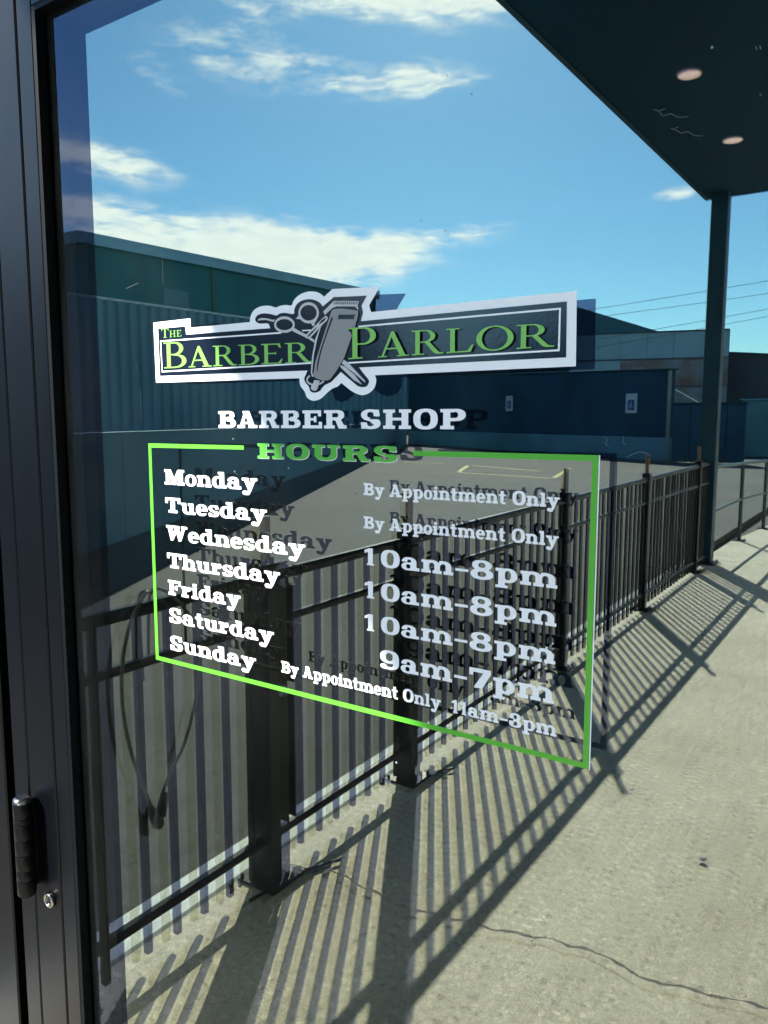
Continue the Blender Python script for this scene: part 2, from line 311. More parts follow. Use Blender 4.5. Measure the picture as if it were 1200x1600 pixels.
# raised walkway of cast slabs; the crack is a real gap between two pieces
walk = empty("walkway", (0, 0, 0)); tag(walk, None, kind='structure')
crack = [(-1.72, 1.84), (-1.62, 1.860), (-1.55, 1.872), (-1.50, 1.90), (-1.44, 1.905), (-1.37, 1.885), (-1.30, 1.893), (-1.22, 1.872), (-1.16, 1.882), (-1.10, 1.90), (-1.04, 1.903), (-.98, 1.93), (-.92, 1.925), (-.86, 1.955), (-.80, 1.965), (-.75, 1.99), (-.70, 1.985), (-.65, 2.003), (-.6, 2.0), (-.55, 1.992), (-.50, 1.975), (-.44, 1.98), (-.38, 2.005), (-.33, 2.002), (-.26, 2.03), (-.19, 2.042), (-.1, 2.03), (.1, 2.07), (.5, 2.05), (1.0, 2.1), (1.6, 2.08)]
def fine(pts, n, amp):
    out = []
    for a, b in zip(pts[:-1], pts[1:]):
        for k in range(n):
            t = k / n; out.append((a[0] + (b[0] - a[0]) * t, a[1] + (b[1] - a[1]) * t + random.uniform(-amp, amp)))
    out.append(pts[-1]); return out
cf = fine(crack, 4, .0035)
wid = [random.uniform(.0018, .0080) for _ in cf]
def slab(loop, z0=-.12, z1=0.0):
    mb = MB(); pts = [Vector(P(x, d, z0)) for x, d in loop]
    tris = tessellate_polygon([pts]); n = len(pts); v = [tuple(p) for p in pts] + [(p.x, p.y, z1) for p in pts]
    f = [tuple(t) for t in tris] + [tuple(i + n for i in t) for t in tris] + [(i, (i + 1) % n, (i + 1) % n + n, i + n) for i in range(n)]
    mb.add(v, f); return part("slab", mb, M_concrete, walk)
near = [(x, d - w) for (x, d), w in zip(cf, wid)]; far = [(x, d + w) for (x, d), w in zip(cf, wid)]
slab([(-1.72, .53)] + [(1.6, .53)] + near[::-1])
slab(far + [(1.6, 8.86), (-1.72, 8.86)])
slab([(-1.72, 8.872), (1.6, 8.872), (1.6, 12.8), (-1.48, 12.8), (-1.58, 11.6), (-1.70, 10.4)])
slab([(-1.48, 12.812), (1.6, 12.812), (1.6, 22), (.6, 22), (-.6, 16.2), (-1.2, 14.0)])
part("sub_base", MB().box(P(-1.9, .5, -.2), P(1.7, 9, -.14)).box(P(-1.9, 9, -.2), P(1.7, 24, -.121)), M_lowdark, walk)
random.seed(21)
M_stain = new_mat("old_gum", (.20, .19, .165), rough=.8, var=.2, scale=60); M_patch = new_mat("pale_scuff", (.55, .52, .44), rough=.85, var=.12, scale=40, speck=(150, .4, .4))
for i in range(16):
    x, d = random.uniform(-1.5, .5), random.uniform(1.4, 7.5); r = random.uniform(.006, .016); n_ = 11
    pts = [P(x + math.cos(k / n_ * 6.283) * r * random.uniform(.75, 1.2), d + math.sin(k / n_ * 6.283) * r * random.uniform(.75, 1.2), .0003) for k in range(n_)]
    part("gum_spot", MB().prism(pts, (0, 0, .0012)), M_stain, walk)
# broken lip of the crack, a weathered patch beside it
kerb = MB().bevbox(P(-1.885, .3, -.12), P(-1.724, 8.9, .006), .01).build("kerb", M_kerb); tag(kerb, None, kind='structure')
rocks = MB()
for i in range(26):
    k = random.choice(range(8, 60)); x, d = cf[k]; s = random.uniform(.002, .005); c = Vector(P(x + random.uniform(-.01, .01), d + random.uniform(-.014, .014), s * .4))
    rocks.add([tuple(c + Vector((s, 0, 0))), tuple(c + Vector((-s * .8, s * .7, 0))), tuple(c + Vector((-s * .6, -s * .8, 0))), tuple(c + Vector((0, 0, s * .7)))], [(0, 1, 3), (1, 2, 3), (2, 0, 3), (0, 2, 1)])
tag(rocks.build("grit", M_concrete), "loose concrete crumbs along the crack in the walkway", "grit", kind='stuff')
# crumpled bit of foil on the walk
random.seed(11); mb = MB(); c = Vector(P(-.47, 2.65, .012)); pts = []
for i in range(5):
    for j in range(7): a = j / 7 * 6.283; b = (i + .5) / 5 * 3.1416; r = random.uniform(.006, .015); pts.append(tuple(c + Vector((math.cos(a) * math.sin(b) * r * 1.3, math.sin(a) * math.sin(b) * r, math.cos(b) * r * .7))))
mb.add(pts, [(i * 7 + j, i * 7 + (j + 1) % 7, (i + 1) * 7 + (j + 1) % 7, (i + 1) * 7 + j) for i in range(4) for j in range(7)] + [tuple(range(7)), tuple(range(34, 27, -1))])
tag(mb.build("foil_scrap", M_foil), "tiny crumpled dark foil scrap lying alone on the concrete walkway", "litter")

# ------------------------------------------------------------------ door with its glass
door = empty("entrance_door", (-.9, .53, 0)); tag(door, "dark bronze glazed entrance door with reflecting double glass pane and one black barrel hinge", "door")
GX0, GX1, GZ0, GZ1 = -.812, -.022, .22, 1.9435
GY = GLASS_Y
def glass(name, y0, y1, front, x0, x1, z0, z1):
    mb = MB().box((x0, y0, z0), (x1, y1, z1)); o = part(name, mb, [front, G_clear], door)
    for p in o.data.polygons: p.material_index = 0 if p.normal.y < -.5 else 1
    return o
g1 = glass("outer_pane", GY, GY + .004, G_outer, GX0 - .0105, GX1 + .011, GZ0 - .011, GZ1 + .0105)
g2 = glass("inner_pane", GY + .0205, GY + .0245, G_inner, GX0 - .011, GX1 + .011, GZ0 - .011, GZ1 + .011)
sp = MB(); e = .0105; y0, y1 = GY + .0042, GY + .0203
for a, b in (((GX0 - e, GZ0 - e), (GX0, GZ1 + e)), ((GX1, GZ0 - e), (GX1 + e, GZ1 + e)), ((GX0 + .0003, GZ0 - e), (GX1 - .0003, GZ0)), ((GX0 + .0003, GZ1), (GX1 - .0003, GZ1 + e))):
    sp.box((a[0], y0, a[1]), (b[0], y1, b[1]))
part("spacer_bar", sp, M_spacer, door)
# glazing stops: a bevelled aluminium bead with a black gasket lip
FY = .5375                                                                     # front of the door leaf
XA0, XA1, XB0, XB1 = -.9127, -.8562, -.8542, -.8262
ZB = 1.9525
part("stile", MB().bevbox((XA0, FY, .02), (XA1, .60, 2.12), .0016), M_frame, door)
part("stile", MB().bevbox((.026, FY, .02), (.085, .60, 2.12), .0016), M_frame, door)
part("rail", MB().bevbox((XA1 + .0004, FY, ZB + .0305), (.0256, .5995, 2.118), .0016), M_frame, door)
part("rail", MB().bevbox((XA1 + .0004, FY, .022), (.0256, .5995, .165), .0016), M_frame, door)
part("glazing_bead", MB().bevbox((XB0, FY + .0006, .1655), (XB1, GY - .0005, ZB + .0285), .0012), M_frame, door)
part("glazing_bead", MB().bevbox((XB1 + .0003, FY + .0006, ZB), (.0255, GY - .0006, ZB + .0285), .0012), M_frame, door)
part("glazing_bead", MB().bevbox((XB1 + .0003, FY + .0006, .1658), (.0255, GY - .0006, .19), .0012), M_frame, door)
part("gasket", MB().box((XB1 + .0004, GY - .0115, .1905), (XB1 + .0065, GY - .0002, ZB - .0004)), M_gasket, door)
part("gasket", MB().box((XB1 + .0067, GY - .0115, ZB - .0055), (.0253, GY - .0002, ZB - .0004)), M_gasket, door)
part("gasket", MB().box((XB1 + .0067, GY - .0115, .1903), (.0253, GY - .0002, GZ0 - .0005)), M_gasket, door)
part("gasket", MB().box((GX1 + .0005, GY - .0112, GZ0), (.0253, GY - .0002, ZB - .0057)), M_gasket, door)
# hinge barrel: knuckles with fine joints, knurled cap
hz0, hz1 = .893, 1.018; hx, hy = -.9035, .521
n = 7
for a, b in ((0, .16), (.16, .27), (.27, .44), (.44, .60), (.60, .78), (.78, .84), (.84, 1.0)):
    z0 = hz0 + (hz1 - hz0) * a + .00035; z1 = hz0 + (hz1 - hz0) * b - .00035; r = .0115
    part("hinge_knuckle", MB().tube([(hx, hy, z0), (hx, hy, z0 + .0004), (hx, hy, z1 - .0004), (hx, hy, z1)], [r * .985, r, r, r * .985], 28), M_hinge, door)
part("hinge_pin", MB().tube([(hx, hy, hz0 - .002), (hx, hy, hz1 + .001)], .0095, 24), M_hinge, door)
cap = MB().tube([(hx, hy, hz1 - .0002), (hx, hy, hz1 + .004), (hx, hy, hz1 + .006)], [.0112, .0108, .0075], 28); part("hinge_cap", cap, M_chrome, door)
part("hinge_leaf", MB().bevbox((hx - .004, hy, hz0 + .003), (XA0 + .008, FY - .0006, hz1 - .003), .001), M_hinge, door)
# key cylinder
lx, lz = -.8770, .885
def ringm(c, r0, r1, y0, y1, seg=32):
    mb = MB(); v = []
    for (r, y) in ((r0, y1), (r1, y1), (r1, y0 + .001), (r1 - .001, y0), (r0 + .0012, y0), (r0, y0 + .0015)):
        for k in range(seg): a = k / seg * 6.28318; v.append((c[0] + math.cos(a) * r, y, c[1] + math.sin(a) * r))
    f = [(i * seg + k, i * seg + (k + 1) % seg, ((i + 1) % 6) * seg + (k + 1) % seg, ((i + 1) % 6) * seg + k) for i in range(6) for k in range(seg)]
    return mb.add(v, f, True)
part("cylinder_ring", ringm((lx, lz), .0066, .0098, FY - .0055, FY - .0002), M_chrome, door)
plug = MB().tube([(lx, FY - .0002, lz), (lx, FY - .0035, lz)], .0064, 28); part("cylinder_plug", plug, M_chrome, door)
part("keyway", MB().box((lx - .0009, FY - .0039, lz - .0035), (lx + .0009, FY - .0034, lz + .0035)), M_gasket, door)
# jamb, reveal and side panel left of the door
jamb = empty("door_frame", (-1.0, .56, 0)); tag(jamb, "dark aluminium frame around the doorway with a narrow strip beside the hinge", "door frame")
part("jamb", MB().bevbox((-.950, .5385, 0), (-.9165, .62, 2.18), .0015), M_frame, jamb)
part("jamb", MB().bevbox((.09, .536, 0), (.14, .62, 2.18), .0015), M_frame, jamb)
part("reveal", MB().box((-.9795, .585, 0), (-.9505, .62, 2.18)), M_gasket, jamb)
part("head", MB().bevbox((-.9162, .5385, 2.124), (.0897, .62, 2.18), .0015), M_frame, jamb)
part("side_panel", MB().bevbox((-1.30, .543, 0), (-.980, .62, 2.18), .002), M_frame, jamb)

# shop building behind and beside the walkway
shop = empty("shop_building", (1.6, .62, 0)); tag(shop, "shopfront wall round the glazed door with its dark room behind the glass", "building")
part("wall", MB().box((-3.2, .56, -.1), (-1.3005, .80, 4.35)).box((-1.30, .56, 2.181), (1.6, .80, 3.775)).box((.141, .56, -.1), (1.6, .80, 2.18)), M_stucco, shop)
part("wall", MB().box((1.602, .80, -.1), (1.85, -21, 4.6)), M_stucco, shop)  # unseen side wall, coloured pale to bounce light onto the shaded decals
part("room", MB().box((-1.3, 3.6, 0), (1.6, 3.7, 2.7)).box((-1.4, .81, 0), (-1.3, 3.7, 2.7)).box((1.6, .81, 0), (1.7, 3.7, 2.7)).box((-1.3, .805, -.06), (1.6, 3.59, -.01)).box((-1.4, .805, 2.701), (1.7, 3.7, 2.8)).box((-1.3, .801, 0), (-.995, .83, 2.7)).box((.145, .801, 0), (1.59, .83, 2.7)).box((-.99, .801, 2.2), (.14, .83, 2.7)), M_interior, shop)

# ------------------------------------------------------------------ canopy, lamps, column
can = empty("walkway_canopy", P(0, 4.5, 3.78)); tag(can, "flat dark canopy roof over the walkway seen from below against the sky", "canopy")
CZ = 3.78
EX0, EX1 = -2.085, -1.845                       # the outer edge runs slightly askew to the walkway
part("soffit", MB().prism([P(EX0 + .04, .57, CZ), P(EX1 + .04, 8.72, CZ), P(1.6, 8.72, CZ), P(1.6, .57, CZ)], (0, 0, .02)), M_cast, can)
part("roof_deck", MB().prism([P(EX0 + .04, .57, CZ + .021), P(EX1 + .04, 8.72, CZ + .021), P(1.6, 8.72, CZ + .021), P(1.6, .57, CZ + .021)], (0, 0, .28)), M_column, can)
part("fascia", MB().prism([P(EX0, .57, CZ - .012), P(EX1, 8.76, CZ - .012), P(EX1 + .038, 8.76, CZ - .012), P(EX0 + .038, .57, CZ - .012)], (0, 0, .35)), M_column, can)
part("fascia", MB().bevbox(P(EX1 + .04, 8.722, CZ - .012), P(1.6, 8.76, CZ + .34), .006), M_column, can)
for X, D, lab in ((-1.32, 5.60, "round pale downlight in the dark canopy, the one nearer the glass door"), (-1.30, 7.06, "round pale downlight in the dark canopy, the one nearer the corner column")):
    c = P(X, D, CZ); l = empty("canopy_downlight", c); tag(l, lab, "ceiling light", "round downlights in the canopy")
    part("lens", MB().tube([(c[0], c[1], CZ - .001), (c[0], c[1], CZ - .007), (c[0], c[1], CZ - .010)], [.070, .068, .045], 40), M_lit, l)
    mb = MB(); seg = 40; v = []
    for (r, z) in ((.0705, CZ - .0004), (.079, CZ - .0004), (.078, CZ - .007), (.071, CZ - .009)):
        for k in range(seg): a = k / seg * 6.28318; v.append((c[0] + math.cos(a) * r, c[1] + math.sin(a) * r, z))
    mb.add(v, [(i * seg + k, i * seg + (k + 1) % seg, ((i + 1) % 4) * seg + (k + 1) % seg, ((i + 1) % 4) * seg + k) for i in range(4) for k in range(seg)], True)
    part("trim_ring", mb, M_lamp, l)
colm = empty("canopy_column", P(-1.665, 8.62, 0)); tag(colm, "square dark steel column holding up the corner of the canopy", "column")
part("shaft", MB().bevbox(P(-1.745, 8.54, .014), P(-1.585, 8.70, CZ - .0005), .006), M_column, colm)
part("base_plate", MB().bevbox(P(-1.79, 8.49, .0005), P(-1.54, 8.75, .0135), .003), M_iron, colm)
for sx in (-1.775, -1.555):
    for sd in (8.505, 8.735): part("bolt", MB().tube([P(sx, sd, .0136), P(sx, sd, .03)], .009, 6), M_rust, colm)

# ------------------------------------------------------------------ fence
FX = -1.64
def ztop(D): return 1.012 + (D - 1.1) * .0075
def zmid(D): return .868
def zbot(D): return .150 - max(0, D - 4.4) * .012
fence = empty("walkway_fence", P(FX, 4.6, 0)); tag(fence, "black metal picket fence along the walkway edge with pipe stubs above its posts", "fence")
posts = [(1.765, .045, 1.10), (2.62, .0375, 1.075), (4.385, .029, 1.085), (6.16, .029, 1.10), (8.02, .029, 1.115)]
def chan(mb, d0, d1, zf, h, w):
    a, b = zf(d0), zf(d1)
    mb.prism([P(FX - w, d0, a - h), P(FX + w, d0, a - h), P(FX + w, d0, a), P(FX + w * .55, d0, a + h * .55), P(FX - w * .55, d0, a + h * .55), P(FX - w, d0, a)], Vector(P(0, d1, b)) - Vector(P(0, d0, a)))
ends = [1.13, 1.765 - .045, 1.765 + .045, 2.62 - .0375, 2.62 + .0375, 4.356, 4.414, 6.131, 6.189, 7.991, 8.049, 8.53]
for a, b in zip(ends[0::2], ends[1::2]):
    mb = MB(); chan(mb, a, b, ztop, .020, .0175); part("top_rail", mb, M_iron, fence)
    mb = MB(); chan(mb, a, b, zmid, .014, .0165); part("middle_rail", mb, M_iron, fence)
    mb = MB(); chan(mb, a, b, zbot, .014, .0165); part("bottom_rail", mb, M_iron, fence)
picks = [1.165, 1.262, 1.366, 1.470, 1.574, 1.678] + [1.915, 2.018, 2.120, 2.221, 2.323, 2.424, 2.526]
def fill(a, b, n): return [a + (b - a) * (i + .5) / n for i in range(n)]
picks += fill(2.66, 4.356, 16) + fill(4.414, 6.131, 16) + fill(6.189, 7.991, 17) + fill(8.049, 8.53, 5)
pm = bpy.data.meshes.new("picket"); ph = .0095
mb = MB().bevbox((-ph, -ph, 0), (ph, ph, 1.0), .0015)
pick0 = mb.build("picket", M_iron); pm = pick0.data; bpy.data.objects.remove(pick0)
fl = fence.location
for i, D in enumerate(picks):
    zb = .038 + (.012 if 1.8 < D < 2.6 else 0) + random.uniform(-.003, .003) - (.012 if D > 4.4 else 0)
    o = bpy.data.objects.new("picket", pm); link(o, fence); o.location = Vector(P(FX + random.uniform(-.001, .001), D, zb)) - fl; o.scale = (1, 1, ztop(D) - .0195 - zb)
    o.rotation_euler = (0, random.uniform(-.003, .003), 0)
# end picket post at the near end of the fence
part("end_post", MB().bevbox(P(FX - .006, 1.116, .02), P(FX + .006, 1.1295, ztop(1.1) - .02), .002), M_iron, fence)
for i, (D, r, h) in enumerate(posts):
    part("post", MB().bevbox(P(FX - r, D - r, .0105), P(FX + r, D + r, ztop(D) + .035), .003), M_iron, fence)
    if r > .03: part("post_collar", MB().bevbox(P(FX - r - .006, D - r - .006, ztop(D) - .035), P(FX + r + .006, D + r + .006, ztop(D) - .004), .003), M_iron, fence)
    part("post_cap", MB().bevbox(P(FX - r - .004, D - r - .004, ztop(D) + .0355), P(FX + r + .004, D + r + .004, ztop(D) + .045), .002), M_iron, fence)
    pr = .0155
    part("pipe_stub", MB().tube([P(FX, D, ztop(D) + .0455), P(FX, D, ztop(D) + .185), P(FX, D, ztop(D) + .188)], [pr, pr, pr * .85], 16), M_rust, fence)
    part("base_plate", MB().bevbox(P(FX - r - .035, D - r - .035, .0005), P(FX + r + .035, D + r + .035, .010), .003), M_iron, fence)
    for sx in (-1, 1):
        for sd in (-1, 1): part("bolt", MB().tube([P(FX + sx * (r + .022), D + sd * (r + .022), .0102), P(FX + sx * (r + .022), D + sd * (r + .022), .026)], .006, 6), M_iron, fence)
# gate hardware on the two stout posts
for D, s in ((1.765, 1), (2.62, -1)):
    part("hinge_plate", MB().bevbox(P(FX + .01, D + s * .06, .20), P(FX + .055, D + s * .085, .62), .002), M_iron, fence)
    part("hinge_plate", MB().bevbox(P(FX + .01, D + s * .06, .66), P(FX + .055, D + s * .085, .98), .002), M_iron, fence)
# steel dowels sticking out by the stout post's foot
for a, b in (((-1.60, 1.62), (-1.575, 1.73)), ((-1.56, 1.84), (-1.49, 1.97)), ((-1.565, 2.70), (-1.50, 2.80))):
    part("anchor_rod", MB().tube([P(*a, .012), P(*b, .016)], .006, 8), M_iron, fence)

# ------------------------------------------------------------------ cable hanging on the fence
cx = -1.612
loop = [(-1.668, 1.300, .80), (-1.668, 1.296, .95), (-1.655, 1.290, 1.038), (-1.62, 1.285, 1.055), (cx, 1.262, 1.042), (cx, 1.225, .99), (cx, 1.196, .90), (cx, 1.188, .80), (cx, 1.198, .70), (cx, 1.222, .60), (cx, 1.250, .52), (cx, 1.272, .455)]
loop2 = [(cx, 1.290, .455), (cx, 1.310, .50), (cx, 1.345, .55), (cx, 1.385, .60), (cx, 1.425, .69), (cx, 1.450, .78), (cx, 1.458, .86), (cx, 1.445, .93), (cx, 1.40, .99), (cx - .01, 1.36, 1.036), (-1.64, 1.335, 1.052), (-1.668, 1.33, 1.02), (-1.668, 1.32, .85)]
cab = empty("hanging_cable", P(-1.61, 1.3, 1.0)); tag(cab, "long dark cable looped over the fence rail with a plug at its lowest point", "cable")
part("cord", MB().tube([P(*p) for p in bez(loop, 6)], .0050, 8), M_cable, cab)
part("cord", MB().tube([P(*p) for p in bez(loop2, 6)], .0046, 8), M_cable, cab)
part("plug", MB().tube([P(cx, 1.262, .475), P(cx, 1.270, .455), P(cx + .004, 1.285, .415), P(cx + .004, 1.292, .405)], [.007, .013, .017, .010], 14), M_plug, cab)
part("plug", MB().tube([P(cx, 1.318, .49), P(cx, 1.306, .46), P(cx, 1.298, .43)], [.008, .013, .013], 14), M_plug, cab)

# ------------------------------------------------------------------ handrail beyond the column
hr = empty("pipe_handrail", P(-1.6, 10.5, 0)); tag(hr, "blue grey pipe handrail curving away beyond the canopy column", "handrail")
M_rail = new_mat("galvanised_pipe", (.060, .085, .095), rough=.35, metal=.2, var=.2, scale=20)
top = bez([(-1.66, 8.72, 1.0), (-1.645, 9.5, .992), (-1.62, 10.5, .975), (-1.59, 11.1, .966), (-1.53, 11.88, .95), (-1.40, 12.7, .93), (-1.1, 13.7, .90), (-.6, 15.0, .86)], 5)
part("top_pipe", MB().tube([P(*p) for p in top], .021, 12), M_rail, hr)
mid = bez([(-1.66, 8.72, .515), (-1.62, 10.5, .525), (-1.53, 11.88, .50), (-1.40, 12.7, .485), (-1.1, 13.7, .46), (-.6, 15.0, .42)], 5)
part("middle_pipe", MB().tube([P(*p) for p in mid], .017, 12), M_rail, hr)
for (x, d, h) in ((-1.62, 10.5, .96), (-1.53, 11.88, .935), (-1.13, 13.6, .89)):
    part("post", MB().tube([P(x, d, .012), P(x, d, h)], .024, 12), M_rail, hr); part("foot_plate", MB().bevbox(P(x - .07, d - .07, .0005), P(x + .07, d + .07, .0115), .003), M_iron, hr)

# weeds at the feet of two posts
def weeds(c, n, r, h, name="weeds"):
    mb = MB()
    for i in range(n):
        a = random.uniform(0, 6.28); q = r * random.random() ** .6; b = Vector(P(c[0] + math.cos(a) * q, c[1] + math.sin(a) * q, 0)); t = b + Vector((random.uniform(-.5, .5) * h, random.uniform(-.5, .5) * h, h * random.uniform(.4, 1))); w = Vector((random.uniform(-1, 1), random.uniform(-1, 1), 0)).normalized() * .003
        mb.add([tuple(b + w), tuple(b - w), tuple(t)], [(0, 1, 2)])
    return mb
for c, n, r, h, lab in (((-1.58, 6.17), 60, .09, .05, "dry weeds at the foot of the fourth fence post"), ((-1.58, 8.07), 70, .10, .06, "dry weeds round the last fence post beside the column"), ((-1.62, 10.52), 40, .1, .05, "dry weeds round the first handrail post"), ((-1.62, 8.55), 60, .14, .05, "dry weeds round the foot of the canopy column")):
    tag(weeds(c, n, r, h).build("weeds", M_weed), lab, "weeds", kind='stuff')
web = weeds((-6.2, 29.2), 500, 1.6, .5); tag(web.build("verge_weeds", M_weed), "rough dry weeds along the foot of the far dark gate", "weeds", kind='stuff')

# ------------------------------------------------------------------ low wall, corrugated shed, green warehouse
def wallseg(a, b, z0, z1, th, n_side=1):
    """vertical slab between ground points a, b (X, D), thickness th away from the viewer"""
    A = Vector(P(a[0], a[1], z0)); B = Vector(P(b[0], b[1], z0)); d = (B - A).normalized(); n = Vector((-d.y, d.x, 0)) * th * n_side
    return [tuple(A), tuple(B), tuple(B + n), tuple(A + n)], (0, 0, z1 - z0)
def wbox(mb, a, b, z0, z1, th, s=-1):
    q, e_ = wallseg(a, b, z0, z1, th, s); return mb.prism(q, e_)
lw = empty("low_wall", P(-8, 9, 0)); tag(lw, "low grey painted wall with shade painted along its foot, running back along the parking lot", "wall")
a0, b0 = (-2.9 - 1.1, 1.07), (-23.0, 35.6)
for i in range(10):
    t0, t1 = i / 10, (i + 1) / 10; q = lambda t, g=0: (a0[0] + (b0[0] - a0[0]) * t, a0[1] + (b0[1] - a0[1]) * t)
    part("wall_panel", wbox(MB(), q(t0 + .0002), q(t1 - .0002), .415, 1.40, .22, -1), M_lowgrey, lw)
part("shade_band", wbox(MB(), (a0[0] + .012, a0[1] + .006), (b0[0] + .012, b0[1] + .006), -.05, .413, .25, -1), M_lowdark, lw)  # dark band painted on the wall's foot in place of shade on the lot

cor = empty("corrugated_shed", P(-24, 25, 0)); tag(cor, "long blue grey shed of upright corrugated sheet behind the low wall", "shed")
ca, cb = Vector(P(-26.2, -2, 0)), Vector(P(-22.83, 37.9, 0)); cd = (cb - ca); Lc = cd.length; cd.normalize(); cn = Vector((-cd.y, cd.x, 0))
if cn.x < 0: cn = -cn                              # towards the walkway
per, dep = .46, .11
def sheet(s0, s1):
    mb = MB(); n0 = int(round((s1 - s0) / per)); v = []
    for i in range(n0):
        s = s0 + i * per
        for ds, o_ in ((0, 0), (.30 * per, 0), (.42 * per, dep), (.88 * per, dep)): p = ca + cd * (s + ds) + cn * o_; v.append(p)
    v.append(ca + cd * s1); m = len(v); vv = [(p.x, p.y, 0) for p in v] + [(p.x, p.y, 5.90) for p in v]
    back = [ca + cd * s0 - cn * .05, ca + cd * s1 - cn * .05]
    mb.add(vv, [(i, i + 1, m + i + 1, m + i) for i in range(m - 1)]); return mb
ns = 12; seglen = int(Lc / per / ns) * per
for i in range(ns): part("sheet", sheet(i * seglen, (i + 1) * seglen - .004), M_corr, cor)
Lc2 = ns * seglen
e0, e1 = ca + cd * Lc2, ca
mb = MB(); mb.prism([tuple(e0 + cn * .10), tuple(e0 - cn * 8), tuple(ca - cn * 8), tuple(ca - cn * .02), tuple(e0 - cn * .02)], (0, 0, 5.88)); part("shell", mb, M_corr, cor)
for i in range(int(Lc2 / 1.4)):        # scalloped pale capping pieces along the top edge
    s = i * 1.4; p0 = ca + cd * (s + .02) + cn * .10; p1 = ca + cd * (s + 1.38) + cn * .10; part("cap_strip", MB().prism([tuple(p0), tuple(p1), tuple(p1 - cn * .3), tuple(p0 - cn * .3)], (0, 0, .09)), M_corr_top, cor).location.z = 5.885
    
gw = empty("green_warehouse", P(-38, 40, 0)); tag(gw, "large dark green metal warehouse with grey roof edge rising behind the corrugated shed", "warehouse")
gA, gB = (-38, 27), (-35.5, 52.0)
part("wall", MB().prism([P(gA[0], gA[1]), P(gB[0], gB[1]), P(gB[0] - 40, gB[1] + 3), P(gA[0] - 40, gA[1])], (0, 0, 11.15)), M_green, gw)
part("roof_edge", MB().prism([P(gA[0] + .25, gA[1] - .25, 11.152), P(gB[0] + .25, gB[1] + .2, 11.152), P(gB[0] - 40, gB[1] + 3.2, 11.152), P(gA[0] - 40, gA[1] - .25, 11.152)], (0, 0, .62)), M_fascia, gw)
def on_gw(d, z): t = (d - 27) / 25; return Vector(P(-38 + 2.5 * t, d, z))
off = Vector((.05, 0, 0))
a_, b_ = on_gw(32.25, 8.43) + off, on_gw(34.0, 8.43) + off
w_ = part("louvre", MB().prism([tuple(a_), tuple(b_), tuple(b_ + Vector((-.2, 0, 0))), tuple(a_ + Vector((-.2, 0, 0)))], (0, 0, .98)), M_corr, gw)
for k in range(6):
    a_, b_ = on_gw(32.3, 8.47 + k * .16) + off * 2.2, on_gw(33.95, 8.47 + k * .16) + off * 2.2; part("slat", MB().prism([tuple(a_), tuple(b_), tuple(b_ - off), tuple(a_ - off)], (0, 0, .05)), M_lowgrey, gw)
a_, b_ = on_gw(35.8, 0) + off * 3, on_gw(36.0, 0) + off * 3
part("downpipe", MB().prism([tuple(a_), tuple(b_), tuple(b_ - off * 3.2), tuple(a_ - off * 3.2)], (0, 0, 11.1)), new_mat("rusty_pipe", (.10, .17, .12), rough=.8, var=.3), gw)
for d in (31.0, 38.0, 41.5, 45.0, 48.5):
    a_, b_ = on_gw(d, 0) + off * .35, on_gw(d + .05, 0) + off * .35; part("seam", MB().prism([tuple(a_), tuple(b_), tuple(b_ - off), tuple(a_ - off)], (0, 0, 11.1)), M_green, gw)

# ------------------------------------------------------------------ navy wall across the lot with two parking signs
nw = empty("navy_wall", P(-20, 48, 0)); tag(nw, "wide navy wall with slate grey lower band facing across the lot", "wall")
na, nb_ = (-28.4, 45.6), (-7.45, 30.55)
def nlerp(t): return (na[0] + (nb_[0] - na[0]) * t, na[1] + (nb_[1] - na[1]) * t)
nA, nB = Vector(P(*na)), Vector(P(*nb_)); nd = (nB - nA).normalized(); nn_ = Vector((-nd.y, nd.x, 0)); 
if nn_.y < 0: nn_ = -nn_                            # real side facing the door (towards +y)
def npt(t, z, o_=0): p = nA + (nB - nA) * t + nn_ * o_; return Vector((p.x, p.y, z))
part("upper_band", MB().add([tuple(npt(0, .87)), tuple(npt(1, .87)), tuple(npt(1, 3.42)), tuple(npt(0, 4.45)), tuple(npt(0, .87, -.3)), tuple(npt(1, .87, -.3)), tuple(npt(1, 3.42, -.3)), tuple(npt(0, 4.45, -.3))], [(0, 1, 2, 3), (7, 6, 5, 4), (0, 4, 5, 1), (1, 5, 6, 2), (2, 6, 7, 3), (3, 7, 4, 0)]), M_navy, nw)
part("lower_band", MB().prism([tuple(npt(0, -.05, .03)), tuple(npt(1, -.05, .03)), tuple(npt(1, -.05, -.33)), tuple(npt(0, -.05, -.33))], (0, 0, .917)), M_navygrey, nw)
part("coping", MB().add([tuple(npt(0, 4.452, .06)), tuple(npt(1.004, 3.42, .06)), tuple(npt(1.004, 3.42, -.36)), tuple(npt(0, 4.452, -.36)), tuple(npt(0, 4.50, .06)), tuple(npt(1.004, 3.47, .06)), tuple(npt(1.004, 3.47, -.36)), tuple(npt(0, 4.50, -.36))], [(0, 3, 2, 1), (4, 5, 6, 7), (0, 1, 5, 4), (1, 2, 6, 5), (2, 3, 7, 6), (3, 0, 4, 7)]), M_lowdark, nw)
part("end_trim", MB().prism([tuple(npt(1.0005, 0, .05)), tuple(npt(1.004, 0, .05)), tuple(npt(1.004, 0, -.06)), tuple(npt(1.0005, 0, -.06))], (0, 0, 3.4)), M_paleedge, nw)
for k_ in range(1, 8):
    part('joint_cover', MB().prism([tuple(npt(k_ / 8 - .0011, .875, .012)), tuple(npt(k_ / 8 + .0011, .875, .012)), tuple(npt(k_ / 8 + .0011, .875, .002)), tuple(npt(k_ / 8 - .0011, .875, .002))], (0, 0, 3.40 + (1 - k_ / 8) * 1.02 - .87)), M_navy, nw)
